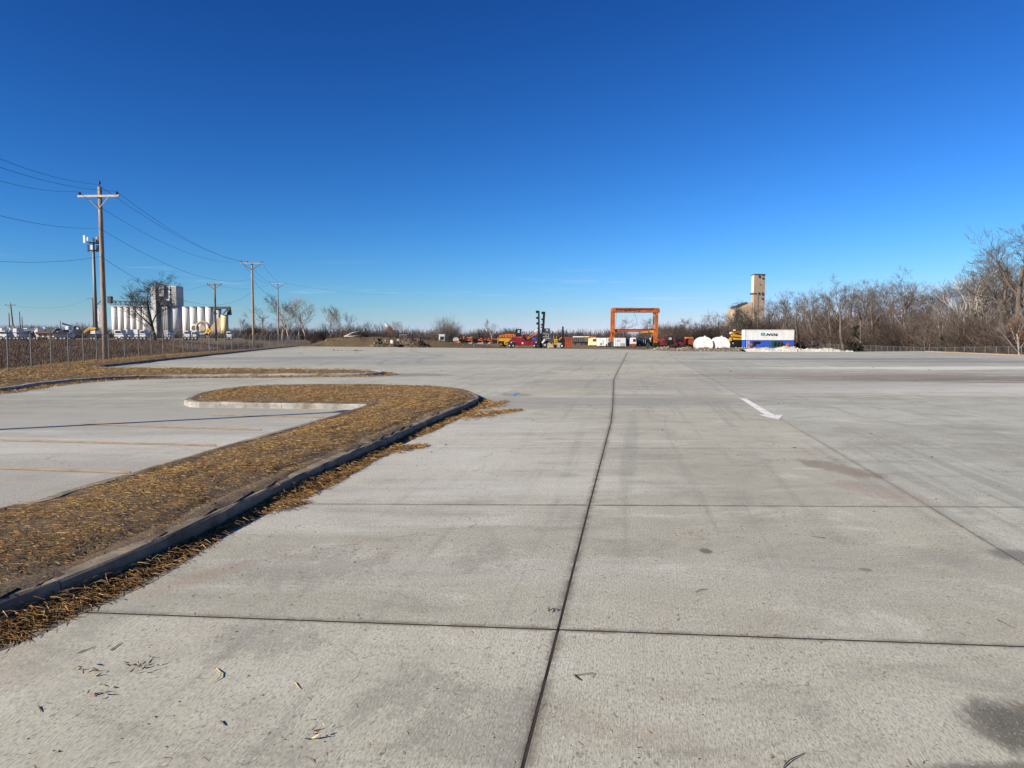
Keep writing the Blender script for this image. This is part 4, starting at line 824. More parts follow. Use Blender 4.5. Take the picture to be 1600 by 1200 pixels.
# ================================================================== YARD MACHINES
class View:
    """side-on outlines measured in a view: x,y in photograph pixels at distance D -> local metres of a thing"""
    def __init__(s, name, label, cat, px, D, zg, group=None):
        s.D = D; s.zg = zg; s.ox = X(px, D); s.t = thing(name, label, cat, (s.ox, D, zg), 0, group)
    def c(s, px, py): return (X(px, s.D) - s.ox, Z(py, s.D) - s.zg)
    def poly(s, part, mt, pts, y0, y1, parent=None):
        m_ = MB(); m_.prism([s.c(*p) for p in pts], y0, y1); return m_.build(part, M[mt], parent or s.t)
    def box(s, part, mt, px0, px1, py0, py1, y0, y1, bev=0.04, parent=None):
        a = s.c(px0, py1); b = s.c(px1, py0); m_ = MB(); m_.box(a[0], b[0], y0, y1, max(a[1], 0) if py1 > 560 else a[1], b[1], bev=bev); return m_.build(part, M[mt], parent or s.t)
    def bar(s, part, mt, p0, p1, wd, y, parent=None, y2=None):
        a = s.c(*p0); b = s.c(*p1); m_ = MB(); m_.bar((a[0], y, a[1]), (b[0], y if y2 is None else y2, b[1]), wd); return m_.build(part, M[mt], parent or s.t)
    def wheel(s, px, r, y, wd=0.55, hub='white', lugs=False):
        a = s.c(px, 0)[0]; m_ = MB(); m_.tube([(a, y, r), (a, y + 0.06, r), (a, y + wd - 0.06, r), (a, y + wd, r)], [r * 0.86, r, r, r * 0.86], 20); w = m_.build('wheel', M['rubber'], s.t)
        m_ = MB(); m_.tube([(a, y - 0.03, r), (a, y + 0.05, r)], [r * 0.38, r * 0.5], 14); m_.build('hub', M[hub], w)
        if lugs:
            for k in range(3):
                an = math.pi / 2 + k * 2.094; m_ = MB(); m_.tube([(a + r * .66 * math.cos(an), y - 0.02, r + r * .66 * math.sin(an)), (a + r * .66 * math.cos(an), y + 0.03, r + r * .66 * math.sin(an))], r * 0.2, 8); m_.build('lug_plate', M['white'], w)
        return w
def cpx(cx, cy, x0=770, y0=480, k=13.333): return (x0 + cx / k, y0 + cy / k)
# red reach stacker
DR = 186.0; ZG = Z(543.4, DR)
v = View('reach_stacker', 'dark red container reach stacker with black cab at the edge of the lot', 'reach stacker', 818, DR, ZG)
C_ = cpx
v.poly('chassis', 'red', [C_(325, 735), C_(345, 690), C_(410, 648), C_(520, 635), C_(655, 645), C_(690, 715), C_(720, 720), C_(830, 690), C_(905, 682), C_(960, 715), C_(965, 800), C_(500, 805), C_(470, 745), C_(430, 705)], 0.25, 2.75)
v.poly('engine_hood', 'red', [C_(500, 640), C_(520, 612), C_(640, 612), C_(655, 650), C_(655, 648)], 0.5, 2.5)
v.box('cab', 'black', *[770 + q / 13.333 for q in (482, 598)], *[480 + q / 13.333 for q in (455, 612)], 0.4, 2.1, 0.06)
v.box('window', 'silver', *[770 + q / 13.333 for q in (518, 565)], *[480 + q / 13.333 for q in (478, 535)], 0.36, 0.42, 0.0)
v.box('seat_box', 'orangered', *[770 + q / 13.333 for q in (500, 620)], *[480 + q / 13.333 for q in (612, 640)], 0.3, 2.2, 0.03)
for a, b in (((625, 520), (700, 520)), ((625, 520), (630, 640)), ((700, 520), (695, 640)), ((625, 580), (700, 575))): v.bar('guard_rail', 'orangered', C_(*a), C_(*b), 0.13, 1.0)
v.bar('boom', 'black', C_(640, 690), C_(900, 470), 0.34, 1.4); v.bar('lift_cylinder', 'silver', C_(770, 590), C_(905, 468), 0.2, 0.8)
v.bar('lift_cylinder', 'white', C_(860, 505), C_(915, 465), 0.3, 0.78); v.bar('boom_strut', 'orange', C_(720, 665), C_(935, 528), 0.24, 0.6); v.bar('boom_strut', 'orange', C_(715, 640), C_(760, 600), 0.24, 0.6)
v.box('fluid_tank', 'blue', *[770 + q / 13.333 for q in (820, 905)], *[480 + q / 13.333 for q in (640, 690)], 0.4, 1.4, 0.1)
v.wheel(770 + 385 / 13.333, 0.82, -0.25, 0.7, 'black', True); v.wheel(770 + 900 / 13.333, 0.82, -0.25, 0.7, 'black', True); v.wheel(770 + 385 / 13.333, 0.82, 2.6, 0.7); v.wheel(770 + 900 / 13.333, 0.82, 2.6, 0.7)
v.box('headlamp', 'white', *[770 + q / 13.333 for q in (605, 635)], *[480 + q / 13.333 for q in (730, 768)], 0.18, 0.3, 0.02)
v.poly('step', 'orangered', [C_(470, 840), C_(500, 800), C_(545, 785), C_(540, 840)], 0.0, 0.25)
# double mast container handler
v = View('container_handler', 'black container handler with two tall masts standing beside the red stacker', 'forklift', 850, DR - 1, ZG)
v.poly('mast', 'black', [C_(932, 850), C_(945, 80), C_(972, 78), C_(985, 850)], -0.1, 0.35)
for cy, cw in ((100, 48), (225, 42), (340, 40), (440, 20), (165, 16)): 
    a = v.c(*C_(946, cy)); MB().tube([(a[0] - cw * 0.009 / .75 * .5, -0.12, a[1]), (a[0] - cw * 0.009 / .75 * .5, 0.3, a[1])], 0.02 * cw / 2.6, 10).build('mast_roller', M['black'], v.t)
v.poly('mast', 'black', [C_(1005, 830), C_(1052, 92), C_(1100, 92), C_(1075, 490), C_(1050, 830)], 1.9, 2.35)
for cy, cw, cx in ((115, 44, 1052), (250, 30, 1040), (365, 30, 1030), (420, 22, 1024)):
    a = v.c(*C_(cx, cy)); MB().tube([(a[0] - .12, 1.85, a[1]), (a[0] - .12, 2.3, a[1])], 0.0075 * cw, 10).build('mast_roller', M['black'], v.t)
v.poly('body', 'darksteel', [C_(985, 560), C_(1060, 520), C_(1180, 520), C_(1250, 640), C_(1265, 740), C_(1240, 790), C_(1000, 800)], 0.4, 3.0)
v.box('cab', 'darksteel', *[770 + q / 13.333 for q in (1075, 1190)], *[480 + q / 13.333 for q in (440, 530)], 0.6, 2.2, 0.08)
v.box('window', 'silver', *[770 + q / 13.333 for q in (1110, 1150)], *[480 + q / 13.333 for q in (455, 495)], 0.54, 0.62, 0.0)
for a, b in (((1010, 600), (1050, 545)), ((1050, 545), (1150, 560)), ((1020, 620), (1150, 610)), ((1060, 660), (1200, 655)), ((1090, 540), (1130, 640)), ((1165, 560), (1165, 650))): v.bar('hydraulic_pipe', 'steelgrey', C_(*a), C_(*b), 0.13, 0.34)
v.bar('tilt_cylinder', 'white', C_(1025, 745), C_(1080, 672), 0.42, -0.15); v.bar('exhaust', 'black', C_(1245, 500), C_(1250, 640), 0.16, 1.2)
v.wheel(770 + 1085 / 13.333, 0.72, -0.1, 0.7, 'silver'); v.wheel(770 + 1230 / 13.333, 0.62, 0.3, 0.6, 'rubber'); v.wheel(770 + 1000 / 13.333, 0.75, 0.5, 0.7, 'rubber')
v.poly('scrap_frame', 'tan', [C_(1130, 840), C_(1140, 745), C_(1180, 735), C_(1215, 770), C_(1250, 745), C_(1262, 840)], -0.9, -0.3)
v.bar('marker_post', 'white', C_(1163, 850), C_(1163, 825), 0.14, -1.0)
v = View('forklift', 'small yellow forklift with a slim black mast right of the container handler', 'forklift', 874, DR - 5, ZG + .03)
v.box('body', 'yellow', *[770 + q / 13.333 for q in (1283, 1345)], *[480 + q / 13.333 for q in (665, 782)], 0.2, 1.5, 0.06)
v.box('counterweight', 'steelgrey', *[770 + q / 13.333 for q in (1340, 1425)], *[480 + q / 13.333 for q in (745, 842)], 0.1, 1.6, 0.06)
for cy in (700, 735): v.box('grille', 'black', *[770 + q / 13.333 for q in (1292, 1325)], 480 + (cy - 6) / 13.333, 480 + (cy + 6) / 13.333, 0.14, 0.22, 0)
v.bar('guard_post', 'yellow', C_(1262, 590), C_(1270, 680), 0.1, 0.4); v.bar('guard_post', 'yellow', C_(1325, 600), C_(1330, 670), 0.1, 0.4); v.bar('boom', 'yellow', C_(1350, 700), C_(1440, 625), 0.22, 0.6)
v.poly('mast', 'black', [C_(1436, 845), C_(1445, 415), C_(1452, 398), C_(1468, 398), C_(1475, 415), C_(1492, 845)], 0.2, 0.8)
v.wheel(770 + 1440 / 13.333, 0.5, -0.1, 0.4, 'white'); v.wheel(770 + 1300 / 13.333, 0.4, 0.0, 0.4, 'rubber')
v.bar('fork', 'orangered', C_(1450, 812), C_(1600, 812), 0.12, 0.2)
# red crate
v = View('steel_crate', 'rusty orange red steel crate right of the slim black mast', 'crate', 888, DR - 6, ZG + .05)
for k in range(4): v.box('side_panel', 'orangered', 882.6 + 3 * k, 885.1 + 3 * k, 527.6, 541.6, 0, 0.12, 0)
v.box('back_panel', 'orangered', 882.2, 894.6, 528, 541.8, 2.2, 2.3, 0); v.box('rim', 'orangered', 882, 894.8, 526.8, 528, -0.1, 2.4, 0.02); v.box('rim', 'orangered', 882, 894.8, 541.2, 542.4, -0.1, 2.4, 0.02)
# yellow truck crane with orange boom
DY = 200.0; ZY = Z(541.6, DY)
v = View('truck_crane', 'yellow crane truck carrying a folded orange boom behind the red stacker', 'crane truck', 790, DY, ZY)
v.poly('boom', 'orange', [C_(128, 630), C_(135, 578), C_(245, 570), C_(245, 630)], 0.6, 1.9); v.poly('boom', 'orange', [C_(248, 632), C_(250, 556), C_(420, 560), C_(478, 575), C_(478, 632)], 0.4, 2.1)
for cx in (160, 210, 300, 350, 400, 450): v.box('boom_rib', 'orangered', 770 + cx / 13.333, 770 + (cx + 7) / 13.333, 480 + 574 / 13.333, 480 + 630 / 13.333, 0.34, 0.42, 0)
v.poly('deck', 'yellow', [C_(118, 705), C_(128, 650), C_(330, 645), C_(460, 665), C_(460, 720), C_(140, 705)], 0.2, 2.4)
v.box('toolbox', 'yellow', 770 + 235 / 13.333, 770 + 303 / 13.333, 480 + 715 / 13.333, 480 + 778 / 13.333, 0.1, 1.0, 0.03); v.box('toolbox_door', 'black', 770 + 258 / 13.333, 770 + 284 / 13.333, 480 + 732 / 13.333, 480 + 758 / 13.333, 0.04, 0.12, 0)
v.bar('outrigger', 'yellow', C_(100, 760), C_(112, 625), 0.16, 0.3); v.wheel(770 + 172 / 13.333, 0.6, 0.0, 0.5, 'orange'); v.wheel(770 + 240 / 13.333, 0.55, 0.8, 0.5, 'rubber'); v.wheel(770 + 430 / 13.333, 0.6, 0.0, 0.5, 'rubber')
v.box('chassis', 'black', 770 + 120 / 13.333, 770 + 460 / 13.333, 480 + 700 / 13.333, 480 + 745 / 13.333, 0.5, 2.0, 0.03)
# orange spreader frames and scrap (720-780)
def C2(cx, cy): return (560 + cx / 7.2727, 480 + cy / 7.2727)
DS_ = 205.0; ZS = Z(540, DS_)
labs = ['orange spreader frame at the left end of the scrap machinery row', 'orange lifting frame with tall post in the scrap machinery row', 'orange box frame in the middle of the scrap machinery row', 'orange double post frame right in the scrap machinery row']
for k, (a, b, h0) in enumerate(((1085, 1175, 350), (1185, 1295, 325), (1300, 1415, 345), (1425, 1500, 345))):
    v = View('spreader_frame', labs[k], 'machine part', 560 + (a + b) / 2 / 7.2727, DS_ + k, ZS, None)
    A = lambda x: 560 + x / 7.2727
    Bv = lambda y: 480 + y / 7.2727
    for q in (a + 6, b - 12): v.box('upright', 'orange', A(q), A(q + 11), Bv(h0 + rnd.uniform(0, 20)), Bv(405), 0.2, 1.4, 0.02)
    v.box('crossbeam', 'orangered', A(a), A(b), Bv(372), Bv(384), 0.0, 1.6, 0.02); v.box('crossbeam', 'orange', A(a + 8), A(b - 6), Bv(h0 + 16), Bv(h0 + 26), 0.6, 1.2, 0.02)
    v.box('skid', 'silver' if k else 'orange', A(a), A(b), Bv(403), Bv(415), -0.2, 1.8, 0.02); v.box('motor', 'black', A(a + 22), A(b - 20), Bv(360), Bv(402), 0.3, 1.3, 0.05)
    v.bar('brace', 'orange', (A(a + 8), Bv(400)), (A(b - 10), Bv(350)), 0.2, 0.1)
v = View('round_hood', 'grey domed hood lying on the left scrap machinery', 'machine part', 560 + 1110 / 7.2727, DS_ - 1, ZS)
v.poly('hood', 'steelgrey', [C2(1075, 385), C2(1078, 355), C2(1100, 342), C2(1125, 342), C2(1145, 365), C2(1140, 385)], 0, 1.5); v.poly('base', 'orange', [C2(1065, 408), C2(1150, 385), C2(1165, 400), C2(1090, 412)], -0.1, 1.6); v.box('foot', 'darksteel', *[560 + q / 7.2727 for q in (1090, 1130)], 480 + 405 / 7.2727, 480 + 440 / 7.2727, 0.3, 1.2, 0.02)
v = View('scrap_gearbox', 'dark rusty machinery block beside the orange truck crane', 'machine part', 560 + 1540 / 7.2727, DS_ + 2, ZS)
v.box('block', 'orangered', *[560 + q / 7.2727 for q in (1505, 1590)], 480 + 355 / 7.2727, 480 + 408 / 7.2727, 0, 2, 0.1); v.box('shaft', 'black', *[560 + q / 7.2727 for q in (1515, 1580)], 480 + 370 / 7.2727, 480 + 395 / 7.2727, -0.3, 0, 0.05); v.box('skid', 'darksteel', *[560 + q / 7.2727 for q in (1500, 1592)], 480 + 404 / 7.2727, 480 + 418 / 7.2727, -0.3, 2.2, 0.02)
# small yard tractor with white cab (685-697)
DT_ = 140.0; v = View('yard_loader', 'small orange loader with white cab in front of the dirt pile', 'loader', 690, DT_, Z(538.6, DT_))
v.box('cab', 'white', 686, 694.6, 522.8, 533.2, 0.1, 1.3, 0.05); v.box('window', 'glass', 687.6, 693.4, 525.6, 531, 0.04, 0.14, 0); v.poly('hood', 'darksteel', [(687, 538), (687, 531.5), (697, 532.5), (698, 538)], 0.1, 1.2)
v.poly('loader_arm', 'orange', [(682.5, 534), (684.5, 533.5), (693, 537.6), (692, 539)], -0.05, 0.1); v.wheel(695.5, 0.32, -0.1, 0.3, 'orange'); v.wheel(687, 0.24, -0.1, 0.3, 'orange'); v.box('roof', 'white', 685.4, 695.2, 522.2, 523.3, 0.0, 1.4, 0.02)
# orange and white crane boom behind the mound
DB = 230.0; v = View('mobile_crane', 'raised orange crane boom with white tip behind the dirt mound', 'crane', 612, DB, -1.0)
v.bar('boom', 'orange', (614, 524), (605.5, 511), 0.95, 0.3); v.bar('boom_tip', 'white', (606, 511.8), (601.4, 505.4), 0.6, 0.3); v.box('carrier', 'white', 612.5, 619, 522, 536, 0, 2.4, 0.05); v.box('counterweight', 'darksteel', 600, 613, 521.5, 536, 0.2, 2.2, 0.05); v.bar('boom_stripe', 'white', (611.5, 521.4), (610, 519), 1.0, 0.28)
# railcars at the far side
for k, (a, b, mt_, lb) in enumerate(((896, 912, 'white', 'white topped railcar left of the yellow truck'), (912.5, 921, 'cream', 'pale railcar end beside the yellow truck'), (624, 636, 'white', 'far white railcar roof above the dirt mound'), (588, 600, 'darksteel', 'dark far railcar behind the grass mound'))):
    D = 260.0; v = View('railcar', lb, 'railcar', (a + b) / 2, D, -1.0); top = (525.4 if k < 2 else 522.4)
    v.box('roof', mt_, a, b, top, top + 2, 0, 3, 0.1); v.box('body', 'darksteel' if k < 2 else mt_, a + .3, b - .3, top + 2, 534.5, 0.2, 2.8, 0.05)
    for q in (a + 2.5, b - 2.5): v.wheel(q, 0.5, 0.4, 0.15, 'darksteel')
    for q in np.linspace(a + 1, b - 1, 6): v.box('rib', 'tan', q - .2, q + .2, top + 2.2, 534, 0.05, 0.2, 0)
# gantry crane
def C3(cx, cy): return (940 + cx / 13.333, 470 + cy / 13.333)
DG_ = 200.0; v = View('gantry_crane', 'rusty orange rubber tyred gantry crane spanning over white trailers', 'gantry crane', 992, DG_, Z(541.5, DG_))
g3 = lambda s, part, mt_, a, b, c_, d_, y0, y1, bev=0.03: s.box(part, mt_, C3(a, 0)[0], C3(b, 0)[0], C3(0, c_)[1], C3(0, d_)[1], y0, y1, bev)
for (y0, dx) in ((0.0, 0), (3.2, 0)):
    g3(v, 'girder', 'rustorange', 225, 1195, 165, 240, y0, y0 + 1.1); g3(v, 'leg', 'rustorange', 219, 272, 215, 790, y0, y0 + .85); g3(v, 'leg', 'rustorange', 1118, 1170, 230, 800, y0, y0 + .85)
    g3(v, 'wheel_bogie', 'orangered', 180, 268, 785, 850, y0 - .1, y0 + 1.1); g3(v, 'wheel_bogie', 'rustorange', 1088, 1160, 690, 880, y0 - .1, y0 + 1.1)
    for wx in (205, 240): v.wheel(C3(wx, 0)[0], 0.62, y0 + 0.1, 0.6, 'rubber')
    for wx in (1105, 1145): v.wheel(C3(wx, 0)[0], 0.62, y0 + 0.1, 0.6, 'rubber')
for a in (235, 1130): g3(v, 'side_tie', 'rustorange', a, a + 45, 700, 745, 0.8, 3.4); 
for a in (225, 1110): g3(v, 'end_tie', 'orangered', a, a + 80, 150, 225, 0.9, 3.4)
g3(v, 'girder_shade_strip', 'darksteel', 300, 1085, 172, 192, -0.09, -0.03, 0); g3(v, 'girder_cap', 'rustorange', 1085, 1198, 175, 250, -0.1, 1.3); g3(v, 'girder_cap', 'rustorange', 215, 290, 150, 240, -0.1, 1.3)  # dark strip before the girder paints the shade on its web
g3(v, 'girder_rail', 'orangered', 285, 1090, 152, 170, -0.05, 0.3); g3(v, 'girder_flange', 'orangered', 285, 1090, 232, 246, -0.12, 1.2)
for k in range(11): g3(v, 'walkway_post', 'darksteel', 300 + 38 * k, 306 + 38 * k, 140, 166, 0.1, 0.2, 0)
for k in range(9): g3(v, 'cable_loop', 'black', 440 + 28 * k, 456 + 28 * k, 178 + (k % 2) * 8, 200 + (k % 3) * 6, -0.08, 0.02, 0)
g3(v, 'girder_shadow_gap', 'black', 290, 1080, 208, 218, -0.03, 0.02, 0) if False else None
for y0 in (0.5,):
    g3(v, 'spreader_beam', 'orangered', 280, 1115, 598, 650, y0, y0 + 0.5); g3(v, 'spreader_end', 'yellow', 1000, 1100, 622, 660, y0 - .1, y0 + 0.6); g3(v, 'spreader_end', 'rustorange', 290, 370, 600, 638, y0 - .1, y0 + 0.6); g3(v, 'spreader_block', 'yellow', 830, 970, 636, 665, y0 - .1, y0 + 0.6); g3(v, 'spreader_top', 'black', 285, 1115, 590, 602, y0 - .05, y0 + .55, 0)
for a, b in (((165, 780), (190, 680)), ((270, 780), (240, 700)), ((190, 680), (215, 650)), ((268, 690), (285, 650))): v.bar('ladder_frame', 'orangered', C3(*a), C3(*b), 0.18, -0.2)
v.bar('lift_cable', 'white', C3(305, 250), C3(290, 640), 0.06, 0.5); v.bar('lift_cable', 'white', C3(1092, 250), C3(1095, 600), 0.06, 0.5)
pts = [C3(670, 245), C3(690, 290), C3(715, 350), C3(730, 400), C3(725, 450), C3(705, 475)]
MB().tube([(v.c(*p)[0], 0.4, v.c(*p)[1]) for p in pts], 0.035, 5).build('hanging_cable', M['black'], v.t)
g3(v, 'power_pack', 'darksteel', 190, 262, 850, 950, -.2, 1.4); 
# white trailers and trucks under the crane
def trailer(a, b, t0, t1, D, lb, front='white', extras=()):
    v = View('white_trailer', lb, 'trailer', (a + b) / 2, D, Z(542, D)); v.box('box_body', front, a, b, t0, t1, 0, 6, 0.05)
    for q in np.linspace(a + 1, b - 1, max(3, int((b - a) / 3))): v.box('seam', 'silver', q - .1, q + .1, t0 + .6, t1 - .6, -0.03, 0.03, 0)
    v.box('underframe', 'darksteel', a + .5, b - .5, t1, t1 + .7, 0.2, 5.8, 0); v.wheel(a + 2.5, 0.42, 0.2, 0.3, 'silver'); v.wheel(b - 2.5, 0.42, 0.2, 0.3, 'silver')
    for (p, q, r_, s_, mt_) in extras: v.box('fitting', mt_, p, q, r_, s_, -0.08, 0.02, 0)
    return v
DW = 208.5
trailer(936, 944.2, 528, 540.6, DW, 'narrow white trailer left of the gantry leg', extras=((938, 939.4, 536, 539, 'darksteel'), (941, 943, 532, 538, 'silver')))
trailer(945.8, 954.5, 528, 540.8, DW - 2, 'white trailer touching the left gantry leg', extras=((945.8, 948, 538, 540.5, 'darksteel'),))
trailer(960.2, 977.5, 528, 541.2, 198.2, 'wide white trailer between the gantry legs', extras=((969, 975, 536, 541.0, 'steelgrey'), (963, 967, 531, 533, 'silver')))
v = View('navy_trailer', 'narrow dark navy trailer beside the wide white trailer', 'trailer', 981, 199.0, Z(542, 199)); v.box('box_body', 'navy', 978, 984.2, 528, 540.2, 0, 5, 0.05); v.box('underframe', 'darksteel', 978.4, 984, 540.2, 541, 0.2, 4.8, 0); v.wheel(981, 0.3, 0.1, 0.3, 'silver')
def cabtruck(px, D, lb, body='white', bumper='orangered', w0=10.5, ytop=527.5, ybot=541.5, name='truck_cab'):
    v = View(name, lb, 'truck', px, D, Z(ybot + .4, D)); a = px - w0 / 2; b = px + w0 / 2; h = ybot - ytop
    v.poly('cab', body, [(a, ytop + h * .7), (a + w0 * .04, ytop + h * .12), (a + w0 * .3, ytop), (b - 1, ytop), (b, ytop + h * .7)], 0, 2.4)
    v.box('bumper', bumper, a - .2, b - .8, ytop + h * .68, ytop + h * .93, -0.1, 2.5, 0.05)
    v.box('door', body, a + w0 * .42, b - 1, ytop + h * .12, ytop + h * .66, -0.04, 0.02, 0.0); v.poly('window', 'glass', [(a + w0 * .45, ytop + h * .46), (a + w0 * .5, ytop + h * .16), (b - 1.6, ytop + h * .16), (b - 1.6, ytop + h * .46)], -0.07, 0.0)
    for q in (a + w0 * .25, b - w0 * .2): v.wheel(q, 0.42, -0.05, 0.3, 'silver')
    return v
cabtruck(989, 198.6, 'white truck cab with red bumper under the gantry crane')
cabtruck(926.5, 215, 'cream yellow truck with red roof left of the white trailers', 'cream', 'cream', 12.5, 527.5, 540.5).box('roof_box', 'orangered', 921, 930.5, 525, 528, 0.2, 2.2, 0.05)
cabtruck(1018.5, 230, 'small white truck partly hidden behind the right gantry leg', 'white', 'darksteel', 7, 528, 538)
v = View('dark_engine_unit', 'black machinery hulk between white truck and right gantry leg', 'machine', 1006, DW - 8, Z(542, DW - 8))
v.poly('frame', 'black', [(995.5, 541.5), (996, 530), (1000, 528), (1008, 528.5), (1014, 527.2), (1016, 533), (1015, 541.5)], 0.2, 2.4)
v.poly('cowl', 'darksteel', [(1007.5, 529.5), (1009, 526), (1012, 525.2), (1014.5, 527.5), (1014, 531)], -0.1, 1.2); v.box('panel', 'navy', 999.5, 1004, 529.5, 540, 0.1, 0.24, 0.02); v.box('green_drum', 'green', 1009.5, 1013.6, 536.5, 543, -0.8, 0.1, 0.15)
for q in (998, 1005, 1008): v.box('pipe', 'steelgrey', q, q + .5, 530, 541, 0.02, 0.14, 0)
v.wheel(999, 0.5, -0.2, 0.4, 'silver'); v.wheel(1011, 0.5, -0.2, 0.4, 'rubber')
# red machines right of the crane
def C4(cx, cy): return (1020 + cx / 10.0, 500 + cy / 10.0)
DM = 190.0; ZM = Z(541.2, DM)
v = View('red_reach_stacker', 'dark red machine with black cab right of the gantry crane', 'reach stacker', 1050, DM, ZM)
v.poly('chassis', 'red', [C4(150, 390), C4(150, 320), C4(185, 292), C4(235, 300), C4(350, 310), C4(360, 330), C4(490, 335), C4(495, 400), C4(360, 400), C4(340, 380), C4(240, 385)], 0.3, 2.6)
v.box('cab', 'black', 1043, 1050.6, 525.6, 537.5, 0.1, 1.7, 0.05); v.box('window', 'steelgrey', 1044.6, 1049.3, 527.2, 531, 0.05, 0.14, 0); v.box('radiator', 'black', 1055.6, 1067.6, 529, 533.5, 0.1, 2.5, 0.04)
for (a, b) in ((1036, 1040), (1052, 1055.4), (1068, 1070)): v.box('red_panel', 'red', a, b, 529.5, 534, 0.1, 2.3, 0.04)
v.wheel(1040, 0.6, -0.1, 0.6, 'red'); v.wheel(1056, 0.55, -0.1, 0.6, 'red'); v.wheel(1066, 0.55, -0.1, 0.6, 'red')
for k in range(5): v.bar('linkage', 'orangered', (1022 + 3 * k, 529.6 + (k % 2) * 3), (1025.5 + 3 * k, 532.5 - (k % 2) * 2), 0.28, 0.4)
v = View('rusty_container', 'rusty orange red bin right of the dark red machine', 'bin', 1078, DM + 4, ZM)
v.box('body', 'orangered', 1076, 1083.6, 528.6, 540, 0, 2.4, 0.05); v.box('lid', 'orange', 1072.5, 1082.6, 526.6, 529.2, -0.1, 2.5, 0.04); v.box('side_frame', 'red', 1068, 1071.6, 530, 540, 0.1, 2, 0.04); v.box('gap', 'black', 1071.6, 1076, 530.2, 538.5, 0.3, 2.2, 0.02)
for k in range(3): v.box('rib', 'orangered', 1077 + 2.2 * k, 1077.6 + 2.2 * k, 529.4, 539.6, -0.06, 0.02, 0)
# white horizontal tanks
def tank(px, lb, D=165.0, r=1.78):
    zb = Z(526.3, D) - 2 * r; t = thing('storage_tank', lb, 'tank', (X(px, D), D, zb), -0.1); L = 6.0
    m_ = MB(); m_.tube([(0, 0.0, r), (0, 0.05, r), (0, 0.12, r), (0, L, r), (0, L + .1, r)], [r - .05, r - .015, r, r, r - .1], 36); o = m_.build('shell', M['white'], t)
    o.data.polygons.foreach_set('use_smooth', [len(p.vertices) == 4 for p in o.data.polygons])
    for yy in (1.6, 3.2, 4.8): MB().tube([(0, yy - .03, r), (0, yy + .03, r)], r + .012, 36).build('weld_band', M['silver'], t)
    MB().tube([(0.0, 0.5, 2 * r - .05), (0, 0.5, 2 * r + .22)], 0.22, 12).build('hatch', M['white'], t)
    for (a, b) in ((-.25, .6), (0.35, 1.1), (0.1, -.3)): MB().tube([(a, -.04, r + b), (a, 0.01, r + b)], 0.07, 8).build('fitting', M['darksteel'], t)
    for yy in (1, 5): MB().box(-1.1, 1.1, yy - .15, yy + .15, -0.5, 0.55).build('saddle', M['darksteel'], t)
tank(1101.5, 'left white horizontal storage tank behind the gravel ridge'); tank(1127.8, 'right white horizontal storage tank next to the yellow machinery')
# yellow stacked machinery left of the containers
DYM = 192.0; v = View('yellow_boom_section', 'stacked yellow boom sections between the tanks and the containers', 'machine part', 1152, DYM, Z(543, DYM))
v.poly('upper_section', 'yellow', [C4(1215, 210), C4(1245, 185), C4(1430, 185), C4(1430, 270), C4(1240, 255), C4(1260, 230)], 0.3, 2.0); v.poly('lower_section', 'yellow', [C4(1195, 320), C4(1240, 275), C4(1430, 285), C4(1430, 312), C4(1250, 310)], 0.2, 2.1)
v.poly('upper_rail', 'orange', [C4(1245, 196), C4(1250, 186), C4(1430, 180), C4(1430, 196)], 0.1, 0.3); v.bar('tip', 'white', C4(1208, 205), C4(1240, 200), 0.5, 0.6); v.box('lamp', 'white', 1146.5, 1149.5, 515, 517, 0.5, 1, .05)
v.poly('dark_cavity', 'black', [C4(1255, 215), C4(1330, 205), C4(1425, 235), C4(1425, 255), C4(1330, 228)], 0.24, 0.32); v.poly('frame', 'black', [C4(1205, 420), C4(1205, 330), C4(1255, 312), C4(1425, 315), C4(1425, 420)], 0.4, 2.2)
v.box('foot', 'silver', 1144.5, 1146.5, 535, 537.5, 0.3, .6, .03); v.box('foot', 'yellow', 1140.3, 1143, 527.5, 533, 0.0, .6, .03)
